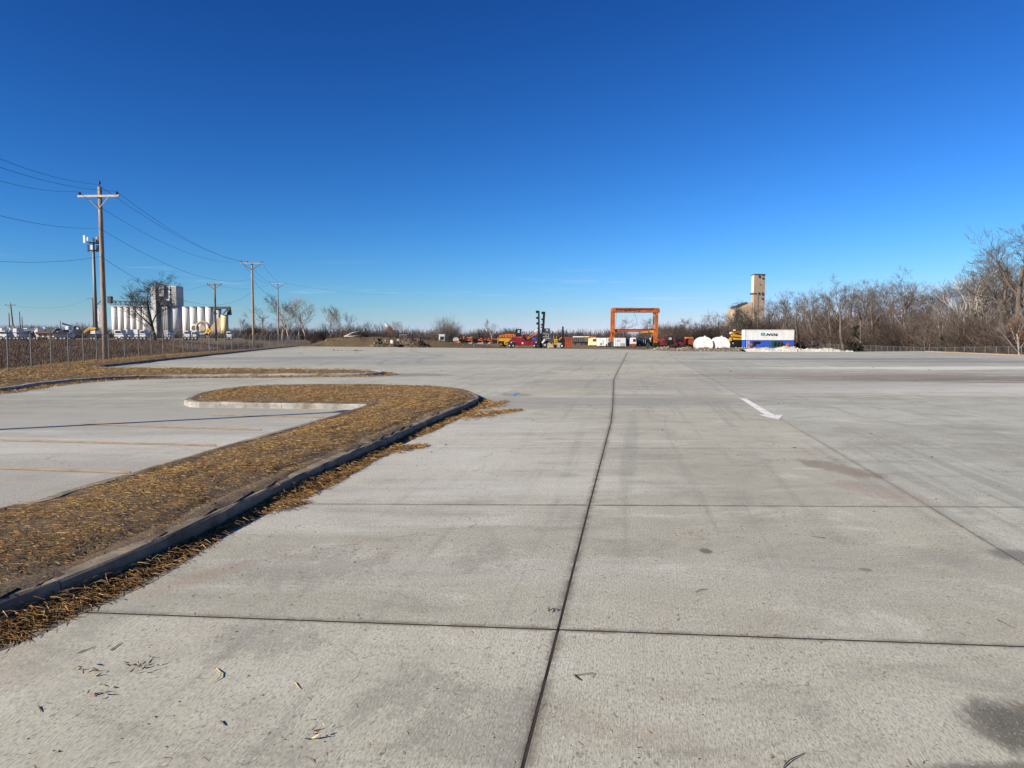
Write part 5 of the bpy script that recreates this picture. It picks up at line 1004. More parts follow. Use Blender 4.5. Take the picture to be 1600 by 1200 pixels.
# containers
DCt = 186.0
def container(px0, px1, py0, py1, mt_, lb, zt=None):
    a = X(px0, DCt); b = X(px1, DCt); z0 = Z(py1, DCt); z1 = Z(py0, DCt); t = thing('shipping_container', lb, 'container', ((a + b) / 2, DCt, z0)); L = b - a; H = z1 - z0; hw = L / 2; Wd = 2.44
    n = int(L / 0.28); vs = []; zb_, zt_ = 0.17, H - 0.12
    xs = []; ys = []
    for k in range(n):
        x_ = -hw + 0.12 + (L - .24) * k / n; st = (L - .24) / n
        xs += [x_, x_ + .25 * st, x_ + .5 * st, x_ + .75 * st]; ys += [0.0, 0.035, 0.035, 0.0]
    for (yo, sgn, nm) in ((0.03, 1, 'side_wall'), (Wd - .03, -1, 'side_wall')):
        m_ = MB(); vs = [(x_, yo + sgn * y_, zb_) for x_, y_ in zip(xs, ys)] + [(x_, yo + sgn * y_, zt_) for x_, y_ in zip(xs, ys)]; q = len(xs); m_.add(vs, [(i, i + 1, q + i + 1, q + i) for i in range(q - 1)]); m_.build(nm, M[mt_], t)
    for x_ in (-hw, hw - .12): 
        for y_ in (0, Wd - .12): MB().box(x_, x_ + .12, y_, y_ + .12, 0, H, bev=.01).build('corner_post', M[mt_], t)
    for z_ in (0, H - .12):
        for y_ in (0.0, Wd - .1): MB().box(-hw + .12, hw - .12, y_, y_ + .1, z_ + .002, z_ + .118 + (.05 if z_ == 0 else 0)).build('rail', M[mt_], t)
    MB().box(-hw + .1, hw - .1, .1, Wd - .1, H - .1, H - .04).build('roof', M[mt_], t); MB().box(-hw + .02, -hw + .07, .12, Wd - .12, .1, H - .1).build('end_wall', M[mt_], t); MB().box(hw - .07, hw - .02, .12, Wd - .12, .1, H - .1).build('end_wall', M[mt_], t)
    for x_ in (-hw, hw - .16):
        for z_ in (0, H - .12): MB().box(x_ - .01, x_ + .17, -.012, .16, z_ - .004, z_ + .124).build('corner_casting', M['darksteel' if z_ == 0 else mt_], t)
    return t, L, H
cw, L_, H_ = container(1163.0, 1240.0, 515.2, 531.4, 'white', 'white NOL shipping container stacked on the blue container')
cb, _, _ = container(1163.4, 1240.0, 531.6, 547.5, 'blue', 'blue shipping container under the white NOL container')
for q in (-L_ / 2 + .45, -L_ / 2 + .95): MB().box(q, q + .18, -0.02, 0.0, 0.2, 2.4).build('white_bar', M['white'], cb)
cu = bpy.data.curves.new('lettering', 'FONT'); cu.body = 'NOL'; cu.size = 1.05; cu.shear = 0.35; cu.extrude = 0.008; cu.offset = 0.045; cu.space_character = 1.22
to = bpy.data.objects.new('tmp_text', cu); COL.objects.link(to); bpy.context.view_layer.update()
me = bpy.data.meshes.new_from_object(to.evaluated_get(bpy.context.evaluated_depsgraph_get())); bpy.data.objects.remove(to)
me.materials.clear(); me.materials.append(M['navy'])
xs_ = [v_.co.x for v_ in me.vertices]; wd_ = max(xs_) - min(xs_); tgt = X(1214.8, DCt) - X(1195.8, DCt); zs_ = [v_.co.y for v_ in me.vertices]; th = (524.6 - 520.7) / F * DCt
cxw = cw.location.x; lo_ = link('lettering', me, cw, (X(1195.8, DCt) - cxw - min(xs_) * tgt / wd_, -0.02, Z(524.5, DCt) - cw.location.z)); lo_.rotation_euler = (math.pi / 2, 0, 0); lo_.scale = (tgt / wd_, th / (max(zs_) - min(zs_)), 1)
for k in range(4):
    m_ = MB(); za = Z(524.3 - 1.15 * k, DCt) - cw.location.z; xa = X(1187.6, DCt) - cxw; xb_ = X(1194.4, DCt) - cxw; n_ = 12
    vs = []
    for i in range(n_ + 1):
        x_ = xa + (xb_ - xa) * i / n_; dz_ = 0.03 * math.sin(i / n_ * 2 * math.pi + .6); vs += [(x_, -0.018, za + dz_), (x_, -0.018, za + dz_ + 0.125)]
    m_.add(vs, [(2 * i, 2 * i + 2, 2 * i + 3, 2 * i + 1) for i in range(n_)]); m_.build('logo_wave', M['teal'], cw)
# things in front of the blue container
v = View('green_machine', 'dark green engine on the white stone pile before the blue container', 'machine', 1218, 120.0, Z(543, 120))
v.poly('engine', 'green', [(1206, 542), (1208, 535), (1213, 532.5), (1217, 534), (1222, 533), (1226, 538), (1225, 542)], 0.2, 1.6)
for q in (1209, 1214, 1219, 1223): v.bar('pipe', 'darksteel', (q, 541), (q + 1.5, 534), 0.09, 0.1)
v = View('black_machine', 'small dark scrap frame before the left of the blue container', 'machine', 1183, 122.0, Z(542, 122))
v.poly('frame', 'black', [(1177, 540), (1178, 534), (1186, 533.5), (1190, 535), (1187, 538), (1181, 537), (1180, 541)], 0.2, .9); v.bar('leg', 'black', (1179, 541.5), (1184, 534), .12, .2)
for k, px in enumerate((1173, 1231)):
    v = View('orange_drum', ['orange scrap drum at the left foot of the blue container', 'orange scrap drum at the right foot of the blue container'][k], 'drum', px, 118.0, Z(542, 118)); a = v.c(px - 3, 542); b = v.c(px + 3, 537.5)
    MB().tube([(a[0], 0, .26), (a[0] + .05, 0, .26), (b[0] - .05, 0, .26), (b[0], 0, .26)], [.22, .26, .26, .22], 12).build('barrel', M['orangered'], v.t, True); MB().tube([(0, 0, .26), (.05, 0, .26)], .275, 12).build('hoop', M['orange'], v.t)
v = View('tarp_block', 'small black block on top of the white stone pile', 'block', 1275, 100.0, Z(542.5, 100)); v.poly('tarp', 'black', [(1269, 542), (1271, 538.5), (1277, 538), (1279.5, 537), (1279, 540), (1276, 541)], 0, .9); v.poly('strap', 'darksteel', [(1274, 541.4), (1274.6, 537.8), (1275.2, 537.7), (1275, 541.4)], -.02, .92)
# ================================================================== LEFT TRUCK YARD
def lorry(px, D, wd, ytop, lb, mt_='white', cabside=1, style='box'):
    zg = tz(X(px, D), D); v = View('parked_truck' if style != 'van' else 'parked_van', lb, 'truck' if style != 'van' else 'van', px, D, zg); a = px - wd / 2; b = px + wd / 2; yb = HOR - (zg + 0.55 - CH) * F / D
    h = yb - ytop; cs = 0.28 * wd
    if style == 'box':
        bx0, bx1 = (a, b - cs) if cabside > 0 else (a + cs, b); v.box('cargo_box', mt_, bx0, bx1, ytop, yb, 0, 2.4, 0.05)
        c0, c1 = (b - cs + .2, b) if cabside > 0 else (a, a + cs - .2); v.box('cab', 'white', c0, c1, ytop + .3 * h, yb, 0.1, 2.3, 0.15)
        v.box('window', 'glass', c0 + .25 * (c1 - c0), c1 - .1 * (c1 - c0), ytop + .38 * h, ytop + .62 * h, 0.05, 0.13, 0)
    else:
        v.poly('body', mt_, [(a, yb), (a, ytop + .1 * h), (a + .05 * wd, ytop), (b - .3 * wd, ytop), (b - .16 * wd, ytop + .45 * h), (b, ytop + .55 * h), (b, yb)], 0, 1.95); v.poly('window', 'glass', [(a + .1 * wd, ytop + .42 * h), (a + .1 * wd, ytop + .12 * h), (b - .32 * wd, ytop + .12 * h), (b - .2 * wd, ytop + .42 * h)], -.03, .03)
    for q in (a + .2 * wd, b - .18 * wd): v.wheel(q, 0.45, -0.04, 0.28, 'silver')
    return v
L = [(3, 165, 9, 512.4, 'white box truck at the left edge of the truck yard', 'white', 1, 'box'), (7, 140, 12, 517, 'white van in front of the leftmost box truck', 'white', 1, 'van'), (14, 168, 8.5, 512.2, 'second white box truck from the left edge', 'white', -1, 'box'),
     (26, 158, 8, 513.4, 'white truck right behind the leaning pole', 'white', 1, 'box'), (34.5, 166, 7, 514, 'low white truck right of the leaning pole', 'white', -1, 'box'), (42.5, 170, 9, 512.8, 'white box truck beside the navy truck', 'white', 1, 'box'), (43, 142, 9, 517.5, 'navy van parked before the white box truck', 'navy', 1, 'van'),
     (57, 165, 7, 512.6, 'white truck cab with dark rear left of the trailer row', 'white', -1, 'box'), (64.5, 168, 7.5, 514.2, 'grey truck left of the small white box', 'steelgrey', 1, 'box'), (71.2, 172, 4.6, 511.6, 'small upright white box truck above the red roof', 'white', 1, 'box'),
     (83, 160, 18, 513.2, 'long dark flat trailer right of the red roof', 'darksteel', 1, 'box'), (99, 156, 9, 515, 'navy van beside the long dark trailer', 'navy', 1, 'van'), (107, 168, 7, 510.2, 'tall white truck beside the grey crane arm', 'white', 1, 'box'),
     (146, 150, 8, 516.8, 'white truck beside the yellow excavator', 'white', -1, 'box'), (187, 150, 14, 515.4, 'white flatbed truck right of the nearest pole', 'white', 1, 'van'), (198, 160, 10, 515, 'white box truck below the third silo', 'white', 1, 'box'), (212, 165, 9, 514.8, 'white box truck below the fifth silo', 'white', -1, 'box'), (224, 158, 9, 515.6, 'white van left of the big bare tree', 'white', 1, 'van'),
     (262, 165, 9, 516, 'grey truck right of the big bare tree', 'steelgrey', 1, 'box'), (293, 160, 9, 516.8, 'white van below the wide silo', 'white', 1, 'van'), (304, 152, 8, 518, 'small white van left of the railroad sign', 'white', 1, 'van'), (359, 190, 8, 518.2, 'white van below the cream yellow silo', 'white', 1, 'van')]
for q in L: lorry(*q)
v = View('red_roofed_shed', 'low shed with dull red roof among the parked trucks', 'shed', 68, 128.0, 0.8); v.box('wall', 'cream', 58, 86, 521, 526.5, 0, 5, 0.0); v.poly('roof', 'maroon', [(57, 521.4), (61, 518.4), (79, 518.4), (87, 521.4)], -.4, 5.4)
for q in (62, 70, 78): v.box('door', 'darksteel', q, q + 4, 522.4, 526.4, -.06, .02, 0)
v = View('excavator', 'yellow excavator with bent arm in the truck yard', 'excavator', 138, 150.0, 1.0); v.poly('arm', 'yellow', [(129.5, 520), (129.8, 517.5), (136, 512.5), (139, 511.2), (148, 511.6), (149, 513.8), (141, 514.2), (137, 516), (132, 520.2)], .6, 1.3); v.box('cab', 'yellow', 142, 149, 514.6, 522, .2, 2, .08); v.box('window', 'glass', 143, 147, 515.4, 518.4, .14, .24, 0); v.box('track', 'black', 139, 152, 522, 528, -.1, 2.4, .15)
v = View('crane_truck', 'grey and white boom truck with a dark slanting boom', 'truck', 112, 170.0, 1.0); v.bar('boom', 'black', (97, 505.5), (124, 513.5), .35, .6); v.poly('cab', 'white', [(104, 516), (103.4, 511.5), (106, 509.5), (110, 510), (110.5, 515)], 0, 2.2); v.poly('crane_base', 'steelgrey', [(109, 520), (110, 511), (116, 509.6), (118, 514), (117, 520)], .2, 1.8); v.bar('leg', 'steelgrey', (119, 520), (123.5, 512.5), .5, .1); v.bar('leg', 'white', (119, 518), (125, 512.4), .4, -.1); v.wheel(107, .5, 0, .3, 'silver'); v.wheel(116, .5, 0, .3, 'silver')
v = View('cable_drum', 'round white cable reel ring below the right silos', 'cable reel', 318, 210.0, 1.0)
for k, (px, r) in enumerate(((318, 1.75), (305.5, .9))):
    cc_ = v.c(px, 512.5 if k == 0 else 513); q = [(cc_[0] + r * math.cos(a), .2 * k, cc_[1] + r * math.sin(a)) for a in np.linspace(0, 2 * math.pi, 25)]; MB().tube(q, .34 if k == 0 else .34, 8).build('ring', M['tan' if k == 0 else 'tanlit'], v.t, True)
a = v.c(318, 512.5); MB().tube([(a[0], 0, a[1]), (a[0], .5, a[1])], .8, 14).build('hub', M['tan'], v.t); v.box('stand', 'darksteel', 310, 326, 518, 524, 0, 1, .05)
# ================================================================== MOUNDS AND PILES
def rocks(n, pos, size, rs, pal, jitter=.35):
    base = [(-1, -1, -1), (1, -1, -1), (1, 1, -1), (-1, 1, -1), (-.8, -.8, .9), (.8, -.7, 1), (.7, .8, .9), (-.8, .7, 1)]; bf = np.array([(3, 2, 1, 0), (4, 5, 6, 7), (0, 1, 5, 4), (1, 2, 6, 5), (2, 3, 7, 6), (3, 0, 4, 7)])
    B = np.array(base)[None] * (1 + jitter * rs.randn(n, 8, 3)) * size[:, None, None] * rs.uniform(.5, 1, (n, 1, 3)); a = rs.rand(n) * 6.28; c, s = np.cos(a), np.sin(a)
    Rx = np.stack([B[..., 0] * c[:, None] - B[..., 1] * s[:, None], B[..., 0] * s[:, None] + B[..., 1] * c[:, None], B[..., 2]], -1) + pos[:, None, :]
    F_ = (np.arange(n)[:, None, None] * 8 + bf[None]).reshape(-1, 4); col = np.repeat(pal[rs.randint(0, len(pal), n)] * rs.uniform(.7, 1.2, (n, 1)), 8, 0); return Rx.reshape(-1, 3), F_, col
M['rubble'] = colmat('rubble_stone', 0.9)
def pile(name, label, cat, D, depth, prof, matl, rough=0.25, nrock=0, pal=None, rsz=(.08, .3), z0=None, seed=1, step=.3, part='heap'):
    """prof: list of (px, py) of the skyline of the pile at distance D"""
    xs_ = [X(a, D) for a, b in prof]; hs_ = [Z(b, D) for a, b in prof]; c = (xs_[0] + xs_[-1]) / 2; zb_ = z0 if z0 is not None else min(hs_) - .2
    t = thing(name, label, cat, (c, D, zb_)); ax = np.arange(xs_[0] - .5, xs_[-1] + .5, step); ay = np.linspace(-depth / 2, depth / 2, max(8, int(depth / step))); XX, YY = np.meshgrid(ax, ay); x = XX.ravel(); y = YY.ravel()
    H = np.interp(x, xs_, hs_) - zb_; sh_ = np.clip(1 - (2 * np.abs(y) / depth) ** 2, 0, 1) ** .8
    hf = lambda x, y: (np.interp(x, xs_, hs_) - zb_) * np.clip(1 - (2 * np.abs(y) / depth) ** 2, 0, 1) ** .8 * (1 - rough * 1.1 * (1 - 1.6 * fbm(x * 0.8 + seed, y * 0.8 + seed * 3))) + rough * .35 * (fbm(x * 2.5, y * 2.5 + seed) - .5) - .12
    z = hf(x, y); npmesh(part, np.stack([x - c, y, z], 1), gridfaces(len(ax), len(ay)), matl, t, smooth=True)
    if nrock:
        r_ = np.random.RandomState(seed); x = r_.uniform(xs_[0], xs_[-1], nrock); y = (r_.rand(nrock) - .72) * depth * .8; sz = r_.uniform(rsz[0], rsz[1], nrock) ** 1.0 * (.4 + .6 * r_.rand(nrock)); V, Fq, cl = rocks(nrock, np.stack([x - c, y, hf(x, y) + sz * .2], 1), sz, r_, pal); o = npmesh('rubble', V, Fq, M['rubble'], t, cl); tag(o, kind='stuff')
    return t
brn = np.array([[.085, .062, .042], [.13, .098, .063], [.05, .037, .027], [.20, .16, .11]]); gry = np.array([[.20, .17, .13], [.28, .245, .19], [.11, .09, .068], [.40, .36, .29]]); wht = np.array([[.58, .55, .48], [.66, .63, .56], [.46, .42, .35], [.25, .21, .16]])
pile('grass_mound', 'low mound of dry tan grass left of the dirt piles', 'mound', 140, 16, [(480, 541.5), (497, 535), (513, 529), (528, 526), (560, 525), (595, 525.2), (625, 527), (650, 528.5), (675, 530.5), (700, 533), (725, 535.5), (755, 538), (790, 541)], M['grassmound'], .12, 160, brn, (.1, .25), z0=-.35, seed=2)
pile('dirt_pile', 'dark brown dirt and rubble pile in front of the grass mound', 'dirt pile', 127, 7, [(588, 542), (597, 536), (612, 534.5), (625, 531), (634, 530), (641, 527), (647, 525.6), (655, 526.4), (660, 531), (666, 537), (674, 541), (680, 543)], M['mound'], .42, 500, brn, (.05, .2), z0=-.3, seed=5)
pile('dirt_pile', 'small dark dirt lump on the left of the brown rubble pile', 'dirt pile', 131, 4, [(582, 540), (585, 531.5), (589, 528.6), (593, 529), (596, 534), (598, 540)], M['mound'], .4, 60, brn, (.1, .3), z0=-.3, seed=8)
for k, (px, py, s_, lb) in enumerate(((614, 534.5, .42, 'big pale concrete chunk on the brown dirt pile'), (624, 531.5, .3, 'slanting pale concrete chunk right on the brown dirt pile'), (604, 532, .2, 'small pale stone on the left slope of the dirt pile'))):
    r_ = np.random.RandomState(40 + k); V, Fq, cl = rocks(1, np.array([[0, 0, 0.]]), np.array([s_]), r_, np.array([[.46, .42, .34]])); o = npmesh('concrete_chunk', V, Fq, M['rubble'], None, cl); o.location = (X(px, 124), 123.6, Z(py, 124)); tag(o, lb, 'concrete chunk')
lg = thing('fallen_log', 'pale fallen log lying on top of the grass mound', 'log', (X(540, 139), 138, Z(526.4, 139))); MB().tube([(0, 0, 0), (1.6, .2, .75), (3.2, .3, 1.15)], [.17, .14, .07], 7).build('trunk', M['barks'][1], lg, True); MB().tube([(.4, 0, .1), (1.6, -.3, .1), (3.4, -.2, .35)], [.12, .1, .04], 6).build('branch', M['barks'][1], lg, True)
pile('yard_debris', 'low line of dark mud lumps left on the far concrete', 'debris', 90, 1.6, [(503, 548.6), (510, 547.3), (525, 546.6), (534, 546.2), (540, 547.2), (548, 546.9), (556, 545.6), (564, 545.4), (570, 548.6)], M['mound'], .6, 60, brn, (.05, .16), z0=-.06, seed=13, step=.15)
pile('gravel_ridge', 'long grey brown gravel ridge in front of the white tanks', 'gravel pile', 92, 4.5, [(1000, 548), (1012, 545), (1022, 543.5), (1032, 541.2), (1045, 540.6), (1060, 541.6), (1075, 540.4), (1090, 542.2), (1110, 541.6), (1130, 541.2), (1150, 541.0), (1165, 541.8), (1185, 542.6), (1205, 545.6), (1225, 548)], M['gravel'], .45, 900, gry, (.03, .12), z0=-.1, seed=21)
pile('white_stone_pile', 'long white limestone pile at the lot edge below the containers', 'stone pile', 89, 4.0, [(1166, 543.5), (1180, 541), (1195, 540.4), (1210, 541.6), (1222, 540.6), (1236, 540.8), (1250, 543), (1262, 542.6), (1275, 542.2), (1284, 543), (1290, 541.0), (1300, 541.3), (1308, 544), (1316, 549.5)], M['whitestone'], .42, 800, wht, (.025, .085), z0=-.12, seed=31)
pile('white_stone_pile', 'small separate white stone heap at the right end', 'stone pile', 88, 1.6, [(1313, 549), (1318, 547.2), (1325, 546.4), (1330, 547.4), (1334, 549.4)], M['whitestone'], .4, 60, wht, (.04, .12), z0=-.12, seed=33, step=.12)
# pale timber kerb along the right lot edge
e0 = P(1448, 549.4); e1 = P(1620, 556.4); tk = thing('edge_timber', 'pale orange timber edging along the right end of the concrete', 'edging', e0)
for k in range(8):
    a = (e1 - e0) * (k / 8); b = (e1 - e0) * ((k + .985) / 8); MB().bar((a.x, a.y, .03), (b.x, b.y, .03), .09, .3).build('timber', M['edge'], tk)
# ================================================================== TREES
def grow_tree(seed, H=12.0, spread=.55, levels=5, trunk_r=.3, fork=.3, density=1.0, twig_r=.014, upbias=.25, lean=(0, 0)):
    r = random.Random(seed); trunk = MB(); crown = MB(); cnt = [0]
    def branch(p, d, L, rad, lev):
        n = max(3, int(L / (1.1 if lev < 2 else .7))) if lev < levels else 2
        n = min(n, 7); pts = [p.copy()]; rr = [rad]; q = p.copy(); dd = d.copy(); st = L / n
        w = (.07, .12, .13, .13, .12, .12)[min(lev, 5)]
        for i in range(n):
            dd = (dd + Vector((r.gauss(0, w), r.gauss(0, w), r.gauss(0, w * .7))) + Vector((0, 0, upbias * (.35 if lev else .1)))).normalized(); q = q + dd * st; pts.append(q.copy()); rr.append(max(twig_r * .6, rad * (1 - (.55 if lev < levels else .7) * (i + 1) / n)))
        (trunk if lev <= 1 else crown).tube(pts, rr, 7 if lev == 0 else (5 if lev == 1 else (4 if lev == 2 else 3)), lev <= 1)
        cnt[0] += 1
        if lev >= levels: return
        nc = (r.randint(5, 7), r.randint(5, 7), r.randint(4, 6), r.randint(4, 6), r.randint(3, 5))[min(lev, 4)]; nc = max(2, int(round(nc * density)))
        for k in range(nc):
            f = (fork + (1 - fork) * (k + r.random() * .8) / nc) if lev == 0 else r.uniform(.22, 1.0); f = min(f, 1.0); i = min(int(f * n), n - 1); t = f * n - i; bp = pts[i].lerp(pts[i + 1], t); br = rr[i] + (rr[i + 1] - rr[i]) * t
            td = (pts[i + 1] - pts[i]).normalized(); az = r.uniform(0, 6.283) if lev else k * 2.4 + r.uniform(-.5, .5); side = Vector((math.cos(az), math.sin(az), 0)); side = (side - td * side.dot(td))
            side = side.normalized() if side.length > .05 else td.orthogonal().normalized(); an = r.uniform(.45, .95) * (spread / .55) * (1.1 - .35 * f if lev == 0 else 1)
            nd = (td * math.cos(an) + side * math.sin(an)).normalized()
            LL = L * (r.uniform(.5, .72) if lev == 0 else r.uniform(.42, .68)) * (1.15 - .45 * f if lev == 0 else 1)
            branch(bp, nd, LL, max(twig_r, br * r.uniform(.40, .60)), lev + 1)
    branch(Vector((0, 0, -.3)), Vector((lean[0], lean[1], 1)).normalized(), H * .62, trunk_r, 0)
    zs = sorted(v[2] for v in crown.v); k = H / zs[int(len(zs) * .985)]
    for b in (trunk, crown): b.v = [(x * k, y * k, z * k) for x, y, z in b.v]
    return trunk, crown
TP = []
def proto(bark, twig, **k):
    t, c = grow_tree(**k); a = t.mesh('trunk'); a.materials.append(bark); a.polygons.foreach_set('use_smooth', [True] * len(a.polygons)); b = c.mesh('crown'); b.materials.append(twig); return (a, b, k.get('H', 12))
PR = {}
PR['cot'] = [proto(M['barks'][0], M['twig'], seed=s, H=17, spread=sp, levels=5, trunk_r=.36, fork=fk, upbias=.3, density=.86, twig_r=.013) for s, sp, fk in ((3, .55, .22), (14, .62, .3), (25, .5, .16), (36, .58, .35))]
PR['mid'] = [proto(M['barks'][0], M['twig'], seed=s, H=10, spread=.6, levels=4, trunk_r=.2, fork=.18, upbias=.25, twig_r=.013) for s in (41, 52, 63)]
PR['pale'] = [proto(M['barks'][1], M['twigpale'], seed=s, H=10, spread=.42, levels=4, trunk_r=.17, fork=.2, upbias=.35, twig_r=.013) for s in (71, 82)]
PR['dark'] = [proto(M['barks'][2], M['twigdark'], seed=97, H=12, spread=.62, levels=5, trunk_r=.30, fork=.12, upbias=.30, density=.95, twig_r=.012)]
PR['snag'] = [proto(M['barks'][1], M['barks'][1], seed=107, H=13, spread=.4, levels=3, trunk_r=.22, fork=.4, upbias=.3, twig_r=.05, density=.7, lean=(-.12, 0))]
def tree(kind, k, px, py_top, D, label, group=None, zb=None, name='bare_tree', wscale=1.0, rz=None):
    x = X(px, D); z = tz(x, D) if zb is None else zb; H = Z(py_top, D) - z; a, b, h0 = PR[kind][k % len(PR[kind])]
    t = thing(name, label, 'tree', (x, D, z), 0, group); s = H / h0; rz = rnd.uniform(0, 6.28) if rz is None else rz
    for nm, me in (('trunk', a), ('crown', b)):
        o = link(nm, me, t); o.scale = (s * wscale, s * wscale, s); o.rotation_euler = (0, 0, rz)
    return t
# left
tree('dark', 0, 244, 432, 142, 'big dark bare tree standing alone before the silos', wscale=1.25, rz=2.1)
for q in ((452, 463, 172, 'pale', 0, 'tallest pale bare tree of the clump by the farther pole'), (441, 470, 176, 'pale', 1, 'left pale bare tree of the clump by the farther pole'), (467, 466, 180, 'pale', 1, 'right pale bare tree of the clump by the farther pole'), (478, 474, 185, 'pale', 0, 'small pale bare tree at the right of the clump'), (412, 481, 190, 'mid', 1, 'thin bare tree between the two right hand poles'), (516, 481, 178, 'pale', 1, 'narrow pale bare tree left of the round pale tree'), (544, 480.5, 175, 'pale', 0, 'round crowned pale bare tree behind the grass mound'), (380, 498, 240, 'mid', 2, 'small bare tree right of the yellow silo'), (575, 503, 190, 'mid', 0, 'small dark tree behind the top of the grass mound'), (619, 502, 230, 'pale', 1, 'thin pale tree right of the raised crane boom')):
    tree(q[3], q[4], q[0], q[1], q[2], q[5], wscale=1.1 if q[3] == 'pale' else 1.0)
tree('mid', 1, 975, 499, 300, 'dark bare tree seen through the gantry crane', wscale=1.4); tree('mid', 2, 1013, 498, 310, 'bare tree behind the right gantry leg', wscale=1.2); tree('pale', 0, 770, 500, 330, 'faint pale tree above the far tree line')
# right hand row
R_ = [(1592, 352, 108, 'cot', 0, 1.0), (1563, 372, 114, 'cot', 1, .95), (1610, 400, 102, 'cot', 2, .9), (1540, 408, 118, 'cot', 3, .8), (1480, 446, 140, 'mid', 0, 1.1), (1455, 452, 150, 'mid', 1, 1.2), (1418, 424, 142, 'cot', 3, 1.1), (1392, 440, 152, 'cot', 1, .9), (1368, 446, 158, 'cot', 2, .9), (1342, 438, 162, 'cot', 0, .85), (1318, 432, 168, 'cot', 3, .9), (1296, 448, 175, 'cot', 1, .9), (1268, 456, 185, 'cot', 2, .9), (1246, 456, 192, 'cot', 0, .9), (1222, 457, 205, 'cot', 3, .95), (1200, 466, 215, 'cot', 1, 1.0), (1158, 484, 222, 'mid', 2, 1.3), (1136, 488, 235, 'mid', 0, 1.2), (1116, 487, 240, 'cot', 2, 1.0), (1094, 491, 250, 'mid', 1, 1.2), (1172, 474, 206, 'dark', 0, 1.1), (1578, 420, 125, 'mid', 2, 1.2), (1520, 440, 132, 'mid', 1, 1.2), (1436, 456, 165, 'mid', 2, 1.2), (1072, 498, 270, 'mid', 2, 1.3), (1345, 470, 150, 'mid', 1, 1.2), (1285, 478, 180, 'mid', 0, 1.2)]
NAMES = ['tallest bare cottonwood at the right edge', 'second tall bare cottonwood from the right edge', 'bare cottonwood cut off by the right edge', 'slim bare tree left of the two tallest cottonwoods', 'low bare tree right of the broad crowned tree', 'low spreading bare tree beside the broad crowned tree', 'broad crowned bare tree standing above the right thicket', 'bare tree just left of the broad crowned tree', 'second bare tree left of the broad crowned tree', 'bare tree above the dark evergreen', 'tall bare tree left of the dark evergreen', 'bare tree above the right end of the white container', 'bare tree above the middle of the stone pile', 'bare tree behind the right end of the white container', 'bare tree behind the middle of the white container', 'bare tree just right of the tan tower', 'bare tree in front of the tan tower bins', 'small bare tree left of the tan tower', 'bare tree above the right white tank', 'small bare tree above the left white tank', 'dark bare tree at the foot of the tan tower', 'short bare tree beneath the tallest cottonwood', 'short bare tree behind the white leaning snag', 'short tree in the gap right of the broad crowned tree', 'small bare tree above the rusty bin', 'small tree below the bare tree above the evergreen', 'small tree beside the tree above the container end']
for q, nm in zip(R_, NAMES): tree(q[3], q[4], q[0], q[1], q[2], nm, wscale=q[5])
tree('snag', 0, 1512, 428, 120, 'white leaning snag with forked top in front of the thicket', wscale=1.1, rz=.3)
tree('snag', 0, 1530, 452, 119, 'second white snag just right of the leaning one', wscale=1.0, rz=2.6)
for k in range(26):
    px = 1205 + 410 * (k + rnd.random()) / 26; yt = np.interp(px, [1205, 1320, 1420, 1480, 1540, 1615], [462, 446, 440, 448, 420, 384]) + rnd.uniform(0, 20); D = np.interp(px, [1205, 1300, 1450, 1620], [225, 195, 150, 122]) + rnd.uniform(0, 30)
    tree(rnd.choice(['cot', 'cot', 'mid']), rnd.randint(0, 3), px, yt, D, 'leafless tree in the back row of the right hand wood', 'back row of the right hand wood', wscale=rnd.uniform(.85, 1.15))
for k in range(34):
    px = 1190 + 420 * (k + rnd.random()) / 34; D = np.interp(px, [1180, 1300, 1450, 1620], [208, 178, 126, 94]) + rnd.uniform(1, 7); yt = np.interp(px, [1190, 1300, 1420, 1600], [488, 478, 474, 458]) + rnd.uniform(0, 34)
    tree(rnd.choice(['pale', 'mid', 'mid']), rnd.randint(0, 2), px, yt, D, 'thin sapling at the front of the right hand thicket', 'saplings at the front of the thicket', name='sapling', wscale=rnd.uniform(.5, .85))
# oak with rusty leaves at the right edge
t = tree('pale', 1, 1594, 492, 96, 'pale trunked young oak with rusty leaves at the right edge', name='oak_tree', wscale=1.3)
rs = np.random.RandomState(77); Hh = Z(492, 96) - t.location.z
def leafcloud(name, n, cen, rad, size, matl, parent, rs, flat_=1.0):
    p = rs.randn(n, 3); p /= np.linalg.norm(p, axis=1)[:, None]; p *= (rs.rand(n, 1) ** .45); p = p * np.array(rad) + np.array(cen); lump = fbm(p[:, 0] * 1.3 + 50, p[:, 2] * 1.3 + p[:, 1]) > .42; p = p[lump]; n = len(p)
    a = rs.randn(n, 3); a /= np.linalg.norm(a, axis=1)[:, None]; b = np.cross(a, rs.randn(n, 3)); b /= np.linalg.norm(b, axis=1)[:, None]; s = (size * rs.uniform(.6, 1.4, n))[:, None]
    V = np.stack([p - a * s, p + b * s * .5, p + a * s, p - b * s * .5], 1).reshape(-1, 3); return npmesh(name, V, np.arange(4 * n).reshape(-1, 4), matl, parent)
leafcloud('leaves', 2600, (0, 0, Hh * .72), (1.7, 1.7, Hh * .28), .09, M['rust_leaf'], t, rs)
